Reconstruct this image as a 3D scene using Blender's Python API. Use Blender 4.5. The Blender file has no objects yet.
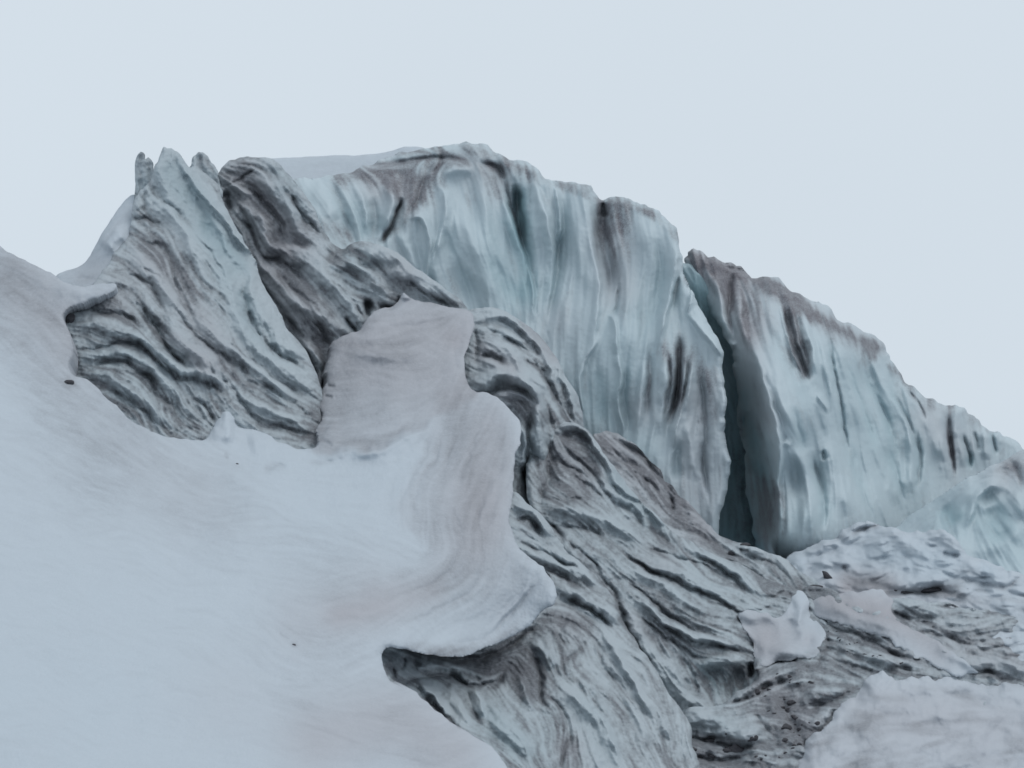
import bpy, math, time
import numpy as np
rng = np.random.default_rng(7)
T0 = time.time()
# ------------------------------------------------------------------ camera
W, H = 1024, 768
FPX = 2900.0                       # focal length in pixels (20 degree lens)
PITCH = math.radians(12.0)
CAM = np.array([0.0, 0.0, 1.7])
cp, sp = math.cos(PITCH), math.sin(PITCH)

def to_world(x, y, D):
    """point seen at photo position x, y and standing D metres away"""
    a = (x - W / 2) / FPX * D
    b = (H / 2 - y) / FPX * D
    return np.stack([a, D * cp - b * sp, CAM[2] + D * sp + b * cp], -1)

# ------------------------------------------------------------------ tools
def Z(ox, oy, s, pts):
    return [(ox + x / s, oy + y / s) for x, y in pts]
z1 = lambda *p: Z(40, 130, 3.938, p)
z2 = lambda *p: Z(280, 130, 3.938, p)
z3 = lambda *p: Z(500, 160, 3.938, p)
z4 = lambda *p: Z(740, 250, 3.606, p)
z5 = lambda *p: Z(40, 300, 3.938, p)
z6 = lambda *p: Z(300, 290, 3.938, p)
z7 = lambda *p: Z(500, 350, 3.938, p)
z8 = lambda *p: Z(764, 430, 3.938, p)
y1 = lambda *p: Z(360, 540, 3.368, p)
y2 = lambda *p: Z(620, 540, 3.368, p)
y3 = lambda *p: Z(0, 230, 3.413, p)
y4 = lambda *p: Z(180, 400, 2.695, p)
y5 = lambda *p: Z(620, 230, 2.328, p)

def smooth_poly(pts, closed, n=4):
    p = np.array(pts, float)
    for _ in range(n):                     # Chaikin corner cutting
        q = np.roll(p, -1, 0)
        if closed:
            p = np.stack([p * .75 + q * .25, p * .25 + q * .75], 1).reshape(-1, 2)
        else:
            a, b = p[:-1], p[1:]
            m = np.stack([a * .75 + b * .25, a * .25 + b * .75], 1).reshape(-1, 2)
            p = np.concatenate([p[:1], m, p[-1:]])
    return p

def resample(p, step, closed):
    if closed: p = np.concatenate([p, p[:1]])
    d = np.r_[0, np.cumsum(np.hypot(*np.diff(p, axis=0).T))]
    n = max(3, int(d[-1] / step))
    t = np.linspace(0, d[-1], n + 1)
    r = np.stack([np.interp(t, d, p[:, 0]), np.interp(t, d, p[:, 1])], 1)
    return r[:-1] if closed else r

def rough_outline(pts, amp, seed, n=2):
    """smooth closed outline with a broken, crumbly edge"""
    r = np.random.default_rng(seed)
    p = resample(smooth_poly(pts, True, n), 2.0, True)
    m = len(p); off = np.zeros(m)
    for wl, a in ((16, .9), (8, .6), (4, .45), (2, .3)):
        k = max(4, m // (wl // 2 + 1))
        v = r.normal(0, a, k)
        off += np.interp(np.arange(m) / m * k, np.arange(k + 1), np.r_[v, v[0]])
    t = np.roll(p, -1, 0) - np.roll(p, 1, 0)
    t /= np.linalg.norm(t, axis=1)[:, None] + 1e-9
    return p + np.stack([t[:, 1], -t[:, 0]], 1) * (off * amp)[:, None]

def seg_field(P, closed, x0, y0, w, h, band):
    """distance, nearest point, side and tangent from a polyline, on the pixel grid of a box"""
    D = np.full((h, w), 1e9); NX = np.zeros((h, w)); NY = np.zeros((h, w))
    S = np.zeros((h, w)); TT = np.zeros((h, w))
    Q = np.roll(P, -1, 0) if closed else P[1:]
    A = P if closed else P[:-1]
    L = np.hypot(*(Q - A).T); C = np.r_[0, np.cumsum(L)]; tot = C[-1] + 1e-9
    for i, (a, b) in enumerate(zip(A, Q)):
        xa = int(max(0, math.floor(min(a[0], b[0]) - band - x0))); xb = int(min(w, math.ceil(max(a[0], b[0]) + band - x0) + 1))
        ya = int(max(0, math.floor(min(a[1], b[1]) - band - y0))); yb = int(min(h, math.ceil(max(a[1], b[1]) + band - y0) + 1))
        if xa >= xb or ya >= yb: continue
        gx = (np.arange(xa, xb) + x0)[None, :]; gy = (np.arange(ya, yb) + y0)[:, None]
        dx, dy = b - a; l2 = dx * dx + dy * dy + 1e-12
        t = np.clip(((gx - a[0]) * dx + (gy - a[1]) * dy) / l2, 0, 1)
        nx = a[0] + t * dx; ny = a[1] + t * dy
        d = np.hypot(gx - nx, gy - ny)
        sub = D[ya:yb, xa:xb]; m = d < sub
        sub[m] = d[m]
        NX[ya:yb, xa:xb][m] = nx[m]; NY[ya:yb, xa:xb][m] = ny[m]
        s = np.sign((gx - a[0]) * dy - (gy - a[1]) * dx)
        S[ya:yb, xa:xb][m] = s[m]
        TT[ya:yb, xa:xb][m] = ((C[i] + t * L[i]) / tot)[m]
    return D, NX, NY, S, TT

def inside_mask(P, x0, y0, w, h):
    M = np.zeros((h, w), bool); gx = np.arange(w) + x0
    for a, b in zip(P, np.roll(P, -1, 0)):
        if a[1] == b[1]: continue
        lo, hi = (a, b) if a[1] < b[1] else (b, a)
        ya = max(0, math.ceil(lo[1] - y0)); yb = min(h, math.ceil(hi[1] - y0))
        for j in range(ya, yb):
            x = lo[0] + (y0 + j - lo[1]) / (hi[1] - lo[1]) * (hi[0] - lo[0])
            k = max(0, math.ceil(x - x0))
            M[j, k:] ^= True
    return M

def tps(ctrl, x0, y0, w, h):
    """smooth sheet through control values (x, y, value)"""
    c = np.array(ctrl, float); p = c[:, :2] / 100; n = len(c)
    def U(r2): return r2 * np.log(r2 + 1e-9)
    r2 = ((p[:, None] - p[None]) ** 2).sum(-1)
    K = np.zeros((n + 3, n + 3)); K[:n, :n] = U(r2) + np.eye(n) * .02
    K[:n, n] = 1; K[:n, n + 1:] = p; K[n, :n] = 1; K[n + 1:, :n] = p.T
    s = np.linalg.solve(K, np.r_[c[:, 2], 0, 0, 0])
    gx = ((np.arange(w) + x0) / 100)[None, :]; gy = ((np.arange(h) + y0) / 100)[:, None]
    out = s[n] + s[n + 1] * gx + s[n + 2] * gy + np.zeros((h, w))
    for i in range(n):
        out += s[i] * U((gx - p[i, 0]) ** 2 + (gy - p[i, 1]) ** 2)
    return out

def blur(a, s):
    if s < .3: return a
    r = int(3 * s + 1); k = np.exp(-.5 * (np.arange(-r, r + 1) / s) ** 2); k /= k.sum()
    f = np.fft.rfft
    def c(b):
        n = b.shape[1]; pad = np.pad(b, ((0, 0), (r, r)), 'reflect' if n > r else 'edge')
        m = pad.shape[1] + 2 * r
        o = np.fft.irfft(f(pad, m, axis=1) * f(k, m)[None], m, axis=1)
        return o[:, 2 * r:2 * r + n]
    return c(c(a).T).T

def samp(a, x, y):
    h, w = a.shape
    x = np.clip(x, 0, w - 1.001); y = np.clip(y, 0, h - 1.001)
    i = x.astype(np.int32); j = y.astype(np.int32); fx = x - i; fy = y - j
    f = a.ravel(); b = j * w + i
    return (f[b] * (1 - fx) + f[b + 1] * fx) * (1 - fy) + (f[b + w] * (1 - fx) + f[b + w + 1] * fx) * fy

def flow_field(lines, x0, y0, w, h, st=8, soft=14.0):
    gx = np.arange(0, w + st, st) + x0; gy = np.arange(0, h + st, st) + y0
    GX, GY = np.meshgrid(gx, gy)
    a = np.zeros(GX.shape); b = np.zeros(GX.shape)
    for l in lines:
        p = resample(smooth_poly(l, False, 2), 9, False)
        m = (p[1:] + p[:-1]) / 2; t = p[1:] - p[:-1]
        th = np.arctan2(t[:, 1], t[:, 0])
        for (mx, my), q in zip(m, th):
            wt = 1 / ((GX - mx) ** 2 + (GY - my) ** 2 + soft ** 2) ** 1.4
            a += wt * math.cos(2 * q); b += wt * math.sin(2 * q)
    X, Y = np.meshgrid(np.arange(w) / st, np.arange(h) / st)
    n = np.hypot(a, b) + 1e-30; a, b = a / n, b / n
    A = samp(a, X, Y); B = samp(b, X, Y)
    th = .5 * np.arctan2(B, A)
    return np.cos(th), np.sin(th)

def lic(vx, vy, scale, length, r, step=2.0):
    """streak noise drawn out along the flow (coarse streaks are worked out on a coarser grid)"""
    h, w = vx.shape
    f = 4 if scale >= 4 else 2 if scale >= 2 else 1
    if f > 1 and min(h, w) > 40:
        g = lic1(vx[::f, ::f].copy(), vy[::f, ::f].copy(), scale / f, length / f, r, step)
        X, Y = np.meshgrid(np.arange(w) / f, np.arange(h) / f)
        return blur(samp(g, X, Y), f * .45)
    return lic1(vx, vy, scale, length, r, step)

def lic1(vx, vy, scale, length, r, step=2.0):
    h, w = vx.shape
    n = blur(r.normal(0, 1, (h, w)), scale); n /= n.std() + 1e-9
    X, Y = np.meshgrid(np.arange(w, dtype=float), np.arange(h, dtype=float))
    acc = n.copy(); wsum = 1.0; ns = max(1, int(length / step))
    for sgn in (1, -1):
        x, y = X.copy(), Y.copy(); px, py = vx * sgn, vy * sgn
        for k in range(ns):
            x += px * step; y += py * step
            cx = samp(vx, x, y); cy = samp(vy, x, y)
            s = np.where(cx * px + cy * py < 0, -1.0, 1.0)
            px, py = cx * s, cy * s
            wt = .5 + .5 * math.cos(math.pi * (k + 1) / (ns + 1))
            acc += wt * samp(n, x, y); wsum += wt
    acc = blur(acc, max(.5, scale * .35))
    acc -= acc.mean()
    return acc / (acc.std() + 1e-9)

def fbm(w, h, scales, r):
    o = np.zeros((h, w))
    for s, a in scales:
        n = blur(r.normal(0, 1, (h, w)), s); o += a * n / (n.std() + 1e-9)
    return o
sstep = lambda a, b, x: (lambda t: t * t * (3 - 2 * t))(np.clip((x - a) / (b - a), 0, 1))

# ------------------------------------------------------------------ materials
def surface_material(name, base, blue, warm, dirt, rough=.6, bump=.4, grain=2.2, spec=.35, sss=0.0, brk=.55):
    m = bpy.data.materials.new(name); m.use_nodes = True
    nt = m.node_tree; N = nt.nodes; L = nt.links
    bs = N['Principled BSDF']
    at = N.new('ShaderNodeAttribute'); at.attribute_name = 'stain_tone'
    se = N.new('ShaderNodeSeparateColor'); L.new(at.outputs['Color'], se.inputs[0])
    tc = N.new('ShaderNodeTexCoord')
    def noise(sc, det, ro=.6):
        n = N.new('ShaderNodeTexNoise'); n.inputs['Scale'].default_value = sc
        n.inputs['Detail'].default_value = det; n.inputs['Roughness'].default_value = ro
        L.new(tc.outputs['Object'], n.inputs['Vector']); return n
    n1 = noise(grain, 6, .65); n2 = noise(grain * 6, 3, .6)
    def mix(fac, c1, c2):
        x = N.new('ShaderNodeMix'); x.data_type = 'RGBA'
        if isinstance(fac, float): x.inputs[0].default_value = fac
        else: L.new(fac, x.inputs[0])
        for k, c in ((6, c1), (7, c2)):
            if isinstance(c, tuple): x.inputs[k].default_value = (*c, 1)
            else: L.new(c, x.inputs[k])
        return x.outputs[2]
    def math_(op, a, b, clamp=False):
        x = N.new('ShaderNodeMath'); x.operation = op; x.use_clamp = clamp
        for k, v in ((0, a), (1, b)):
            if isinstance(v, (int, float)): x.inputs[k].default_value = v
            else: L.new(v, x.inputs[k])
        return x.outputs[0]
    # mottled base
    mot = mix(math_('MULTIPLY', n1.outputs['Fac'], .5), base, tuple(c * .84 for c in base))
    c = mix(se.outputs[1], mot, blue)
    c = mix(se.outputs[2], c, warm)
    # dirt breaks up in grains
    br = math_('ADD', math_('MULTIPLY', math_('SUBTRACT', n2.outputs['Fac'], .5), 1.3 * brk),
               math_('MULTIPLY', math_('SUBTRACT', n1.outputs['Fac'], .5), 1.2 * brk))
    up = math_('MULTIPLY', math_('MULTIPLY', se.outputs[0], math_('SUBTRACT', 1.15, se.outputs[0])), 4)
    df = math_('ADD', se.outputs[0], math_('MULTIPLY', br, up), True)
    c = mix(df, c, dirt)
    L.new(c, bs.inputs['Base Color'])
    bs.inputs['Roughness'].default_value = rough
    bs.inputs['Specular IOR Level'].default_value = spec
    if sss:
        bs.inputs['Subsurface Weight'].default_value = sss
        bs.inputs['Subsurface Radius'].default_value = (.4, .7, 1.0)
        bs.inputs['Subsurface Scale'].default_value = .25
    b = N.new('ShaderNodeBump'); b.inputs['Strength'].default_value = bump; b.inputs['Distance'].default_value = .12
    n3 = noise(grain * .35, 8, .62)
    hgt = math_('ADD', math_('MULTIPLY', n3.outputs['Fac'], 1.4), math_('ADD', n1.outputs['Fac'], math_('MULTIPLY', n2.outputs['Fac'], .5)))
    L.new(hgt, b.inputs['Height']); L.new(b.outputs[0], bs.inputs['Normal'])
    return m

PAL = dict(
 snow=((.508, .553, .598), (.46, .535, .59), (.405, .385, .405), (.20, .20, .215)),
 ice=((.452, .50, .53), (.31, .40, .435), (.34, .31, .33), (.112, .111, .124)),
 cliff=((.50, .575, .61), (.28, .42, .455), (.38, .35, .37), (.125, .115, .13)))
M_SNOW = surface_material('old_snow', *PAL['snow'], rough=.75, bump=.38, grain=1.3, spec=.2, brk=.35)
M_ICE = surface_material('dirty_ice', *PAL['ice'], rough=.6, bump=.6, grain=4.0)
M_CLIFF = surface_material('blue_ice', *PAL['cliff'], rough=.5, bump=.30, grain=1.6)
M_ROCK = surface_material('dark_stone', (.075, .072, .08), (.1, .1, .11), (.09, .08, .08), (.04, .04, .045), rough=.8, bump=.6, grain=6)

# ------------------------------------------------------------------ objects
def tag(o, label=None, cat=None, group=None, kind=None, parent=None):
    if label: o['label'] = label
    if cat: o['category'] = cat
    if group: o['group'] = group
    if kind: o['kind'] = kind
    if parent is not None: o.parent = parent
    return o

def make_mesh(name, V, quads, stain_tone, mat, tris=None):
    me = bpy.data.meshes.new(name)
    nq = len(quads)
    me.vertices.add(len(V)); me.vertices.foreach_set('co', V.astype(np.float32).ravel())
    me.loops.add(nq * 4); me.loops.foreach_set('vertex_index', quads.astype(np.int32).ravel())
    me.polygons.add(nq); me.polygons.foreach_set('loop_start', np.arange(0, nq * 4, 4, dtype=np.int32))
    me.polygons.foreach_set('use_smooth', np.ones(nq, bool))
    me.update(calc_edges=True); me.validate()
    if stain_tone is not None:
        a = me.attributes.new('stain_tone', 'FLOAT_COLOR', 'POINT')
        a.data.foreach_set('color', np.concatenate([stain_tone, np.ones((len(stain_tone), 1))], 1).astype(np.float32).ravel())
    me.materials.append(mat)
    o = bpy.data.objects.new(name, me); bpy.context.scene.collection.objects.link(o)
    return o

FIELDS = {}
def mass(name, outline, depth, mat, strokes=(), flows=(), layers=(), dirt=(), blue=(), warm=(),
         dirt_lic=(), rough=1.0, edge=(10, 1.6), thick=14.0, seed=1, bumps=((30, .5), (9, .12)), osm=2, zones=(),
         dirt_gain=1.0, KD=.62, KS=None, KL=None, KLD=.68, fine=True, lip=None, dirt_base=0.0, step=1, post=None, drape=None, tint=()):
    """one body of ice or snow: outline and distances from the photograph, its relief carved by strokes
       strokes: (points, width, metres inward(+)/outward(-), dirt and groove dark, blue, profile)"""
    t = time.time(); r = np.random.default_rng(seed)
    ice = mat is M_ICE
    if KL is None: KL = .60 if ice else .85 if mat is M_CLIFF else 1.0
    if KS is None: KS = 1.25 if ice else 1.35 if mat is M_CLIFF else 1.15
    if ice:
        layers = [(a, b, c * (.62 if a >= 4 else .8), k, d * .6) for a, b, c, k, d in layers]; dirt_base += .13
    if mat is M_CLIFF: KD = KD * 1.5
    layers = list(layers); dirt_lic = list(dirt_lic)
    if ice and fine:
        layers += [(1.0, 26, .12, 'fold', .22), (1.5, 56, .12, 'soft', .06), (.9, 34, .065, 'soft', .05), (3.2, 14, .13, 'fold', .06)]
        dirt_lic += [(.9, 40, .34), (.9, 12, .26), (1.6, 60, .30)]
    if mat is M_CLIFF and fine:
        layers += [(1.0, 30, .03, 'soft', 0), (2.0, 60, .07, 'arete', 0)]
        dirt_lic += [(1.0, 18, .2), (6, 40, .10)]
    P = rough_outline(outline, rough, seed, osm) if rough else resample(smooth_poly(outline, True, osm), 2, True)
    x0 = int(P[:, 0].min()) - 3; y0 = int(P[:, 1].min()) - 3
    w = int(P[:, 0].max()) + 4 - x0; h = int(P[:, 1].max()) + 4 - y0
    D = tps(depth, x0, y0, w, h)
    GX, GY = np.meshgrid(np.arange(w) + float(x0), np.arange(h) + float(y0))
    ew, ed = edge
    if drape:
        B = np.full((h, w), 1e9)
        for ob in drape[1]:
            fx0, fy0, FD = FIELDS[ob]; B = np.minimum(B, samp(FD, GX - fx0, GY - fy0))
        D = blur(B, drape[0]) - drape[2]
    dist, NX, NY, _, _ = seg_field(P, True, x0, y0, w, h, max(ew, 4) + 2)
    ins = inside_mask(P, x0, y0, w, h)
    q = np.clip(1 - dist / ew, 0, 1)
    D += ed * (1 - np.sqrt(np.clip(1 - q * q, 0, 1)))
    if ice: bumps = tuple(bumps) + ((3, .035), (1.5, .04), (.8, .03))
    elif mat is M_CLIFF: bumps = tuple(bumps) + ((1.2, .008),)
    else: bumps = tuple(bumps) + ((1.0, .010), (.6, .006))
    fl = list(flows) + [s[0] for s in strokes]
    S0 = np.full((h, w), dirt_base); S1 = np.zeros((h, w)); S2 = np.zeros((h, w))
    # warped lookup keeps carved strokes from being ruler-clean
    wk = .55 if mat is M_CLIFF else 1.0
    wx = wk * fbm(w, h, ((16, 2.2), (6, 1.1), (2.5, .55)), r); wy = wk * fbm(w, h, ((16, 2.2), (6, 1.1), (2.5, .55)), r)
    X = GX - x0; Y = GY - y0
    def dab(A, lst):
        for d in lst:
            pts, wd, val = d[:3]
            if len(pts) == 1: pts = [pts[0], (pts[0][0] + .5, pts[0][1])]
            p = resample(smooth_poly(pts, False, 3), 4, False)
            dd, _, _, _, tt = seg_field(p, False, x0, y0, w, h, wd * 2.4)
            f = np.exp(-(dd / wd) ** 2)
            A += val * f
    if fl:
        vx, vy = flow_field(fl, x0, y0, w, h)
        an = (.09 if mat is M_CLIFF else .22) * fbm(w, h, ((14, .8), (6, .5)), np.random.default_rng(seed + 900))
        vx, vy = vx * np.cos(an) - vy * np.sin(an), vx * np.sin(an) + vy * np.cos(an)
    for s in strokes:
        pts, wd, amp = s[:3]; di = s[3] if len(s) > 3 else 0; bl = s[4] if len(s) > 4 else 0
        prof = s[5] if len(s) > 5 else 'v'
        p = resample(smooth_poly(pts, False, 3), 4, False)
        dd, _, _, ss, tt = seg_field(p, False, x0, y0, w, h, wd * 3.2 + 4)
        d2 = samp(np.minimum(dd, 999), X + wx, Y + wy); s2 = samp(ss, X + wx, Y + wy)
        end = sstep(-.04, .26, np.minimum(tt, 1 - tt))
        di *= KD; amp = amp * (KS * (1.3 if ice else 1) if amp < 0 else KS * .8)
        if prof == 'v': f = np.exp(-(d2 / (wd * (.48 if ice else .58))) ** 1.25)
        elif prof == 'r': f = np.exp(-(d2 / wd) ** 2)                 # rounded
        elif prof == 'L': f = np.where(s2 > 0, np.exp(-(d2 / (wd * .5)) ** 2), np.exp(-(d2 / wd) ** 1.5))
        else: f = np.where(s2 < 0, np.exp(-(d2 / (wd * .5)) ** 2), np.exp(-(d2 / wd) ** 1.5))
        D += amp * f * end
        if amp < 0 and mat is not M_SNOW: S0 -= (.34 if ice else .2) * f * end  # crest highlight painted in: raised strokes get less dirt, like cleaner ice
        if di: S0 += di * np.exp(-(d2 / (wd * (.6 if ice else .75))) ** 2) * end  # dirt, plus the dark of holes and grooves, coloured along the stroke
        if bl: S1 += (.6 * bl) * np.exp(-(d2 / (wd * 1.2)) ** 2) * end
    for s, a in bumps:
        n = blur(r.normal(0, 1, (h, w)), s); D += a * n / (n.std() + 1e-9)
    dab(S0, dirt); dab(S1, blue); dab(S2, warm)
    for pp, fe, dv, wv in tint:                 # stained areas with an outline of their own
        m = inside_mask(smooth_poly(pp, True, 2), x0, y0, w, h).astype(float)
        m = samp(blur(m, fe), X + 1.5 * wx, Y + 1.5 * wy); S0 += dv * m; S2 += wv * m
    # streak layers: (scale, length, metres, kind, tone that follows the relief)
    Zm = np.ones((h, w))
    for (pts, wd, val) in zones:
        z = np.zeros((h, w)); dab(z, [(pts, wd, 1.0)]); Zm += (val - 1) * np.clip(z, 0, 1)
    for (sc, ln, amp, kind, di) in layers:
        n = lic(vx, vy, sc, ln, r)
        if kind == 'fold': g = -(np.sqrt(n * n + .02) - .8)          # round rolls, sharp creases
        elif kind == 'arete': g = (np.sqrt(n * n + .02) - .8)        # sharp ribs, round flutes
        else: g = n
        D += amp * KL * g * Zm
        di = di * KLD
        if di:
            S0 += di * (g if kind != 'soft' else n) * np.clip(Zm, 0, 1.5) * np.clip(.3 + S0 * 1.8, .0, 1.3)  # darker where the relief goes in, paler where it comes out
    for (sc, ln, di) in dirt_lic:
        S0 += (.6 if ice else 1) * di * KLD * lic(vx, vy, sc, ln, r) * np.clip(.2 + S0 * 1.6, 0, 1.2)
    mott = fbm(w, h, ((14, .5), (5, .35)), r)
    if mat is not M_SNOW: S0 += (1 if ice else .45) * fbm(w, h, ((1.6, .07), (.8, .07)), r) * np.clip(.3 + 2 * S0, 0, 1)
    S0 += .12 * mott * np.clip(S0 * 2, 0, 1); S1 += .10 * mott * np.clip(S1 * 2, 0, 1)
    S0 = np.clip(S0 * dirt_gain, 0, 1); S0 = S0 - .22 * S0 ** 3; S1 = np.clip(S1, 0, 1); S2 = np.clip(S2, 0, 1)
    if post: D = post(D, GX, GY, r)
    # grid clipped to the outline
    snap = dist < .72
    px = np.where(snap, NX, GX); py = np.where(snap, NY, GY)
    ok = ins | snap
    cell = ok[:-1, :-1] & ok[1:, :-1] & ok[:-1, 1:] & ok[1:, 1:]
    cell &= (ins[:-1, :-1].astype(int) + ins[1:, :-1] + ins[:-1, 1:] + ins[1:, 1:]) >= 2
    V = to_world(px, py, D).reshape(-1, 3)
    idx = np.arange(h * w).reshape(h, w)
    a, b, c, d = idx[:-1, :-1][cell], idx[1:, :-1][cell], idx[1:, 1:][cell], idx[:-1, 1:][cell]
    F = np.stack([a, b, c, d], 1)
    # sides running back into the body
    E = np.concatenate([F[:, [0, 1]], F[:, [1, 2]], F[:, [2, 3]], F[:, [3, 0]]])
    key = np.sort(E, 1); k = key[:, 0].astype(np.int64) * (h * w) + key[:, 1]
    _, first, cnt = np.unique(k, return_index=True, return_counts=True)
    BE = E[first[cnt == 1]]
    used = np.unique(F); remap = np.full(h * w, -1); remap[used] = np.arange(len(used))
    bv = np.unique(BE); bmap = np.full(h * w, -1)
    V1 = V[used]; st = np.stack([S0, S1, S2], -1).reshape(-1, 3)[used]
    cx, cy = P.mean(0)
    bxy = np.stack([px.ravel()[bv], py.ravel()[bv]], 1); bD = D.ravel()[bv]
    n0 = len(V1); VV = [V1]; SS = [st]; Q = [remap[F]]
    prev = remap.copy()
    for j, (f, sh) in enumerate(((.12, .012), (.45, .05), (1.0, .14))):
        xy = bxy + (np.array([cx, cy]) - bxy) * sh
        VV.append(to_world(xy[:, 0], xy[:, 1], bD + thick * f)); SS.append(st[remap[bv]])
        cur = np.full(h * w, -1); cur[bv] = n0 + j * len(bv) + np.arange(len(bv))
        e0, e1 = BE[:, 0], BE[:, 1]
        Q.append(np.stack([prev[e1], prev[e0], cur[e0], cur[e1]], 1)); prev = cur
    o = make_mesh(name, np.concatenate(VV), np.concatenate(Q), np.concatenate(SS), mat)
    o.data.shade_smooth() if hasattr(o.data, 'shade_smooth') else None
    FIELDS[o] = (x0, y0, D)
    print('%-16s %7d verts %.1fs' % (name, n0, time.time() - t))
    return o

# ================================================================== SNOW SLOPE
snow_out = [(-170, 150), (-60, 215), (0, 249), (18, 257), (40, 268), (52, 274), (62, 281), (76, 286), (98, 284), (112, 282), (118, 286),
    (112, 293), (96, 298), (80, 304), (66, 309), (62, 318), (68, 332), (74, 345), (72, 356), (68, 366), (72, 374), (84, 377), (98, 388), (103, 398),
    (118, 408), (135, 423), (155, 434), (178, 438), (192, 440), (205, 441), (212, 432), (216, 424), (221, 408), (227, 403), (232, 408),
    (238, 422), (252, 426), (268, 435), (282, 444), (300, 449), (316, 449), (320, 440), (317, 428), (324, 417), (318, 405), (321, 390), (328, 380),
    (326, 366), (332, 352), (331, 343), (346, 335), (360, 332), (366, 322), (376, 311), (392, 306), (400, 300), (403, 290), (408, 296), (420, 303), (445, 306),
    (466, 309), (474, 314), (474, 330), (470, 346), (463, 362), (464, 380), (474, 392), (486, 392), (500, 398), (512, 410), (521, 424),
    (522, 440), (517, 452), (513, 466), (514, 482), (512, 500), (511, 522), (514, 540), (524, 552), (538, 563), (551, 578), (558, 594),
    (554, 606), (544, 611), (535, 620), (524, 629), (508, 639), (490, 647), (468, 656), (445, 657), (420, 653), (400, 647), (388, 646),
    (382, 652), (382, 664), (388, 678), (398, 686), (414, 690), (424, 700), (440, 712), (458, 727), (474, 736), (490, 746), (512, 768),
    (560, 905), (300, 930), (-170, 905)]
snow_d = [(-170, 150, 196), (0, 249, 178), (60, 285, 172), (115, 286, 171), (-170, 500, 135), (0, 400, 152), (100, 395, 158), (0, 600, 126), (0, 768, 106), (-170, 900, 92),
    (200, 440, 163), (320, 449, 166), (250, 520, 149), (250, 640, 131), (250, 768, 114), (250, 920, 96), (400, 440, 167), (340, 350, 179), (400, 300, 184), (470, 312, 185),
    (465, 370, 177), (520, 430, 167), (512, 500, 158), (520, 545, 153), (555, 595, 150), (500, 640, 148), (400, 648, 137), (385, 670, 134), (450, 600, 146),
    (400, 560, 148), (450, 500, 157), (440, 720, 128), (512, 768, 122), (540, 900, 104), (330, 420, 172), (400, 370, 177), (440, 420, 170)]
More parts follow.
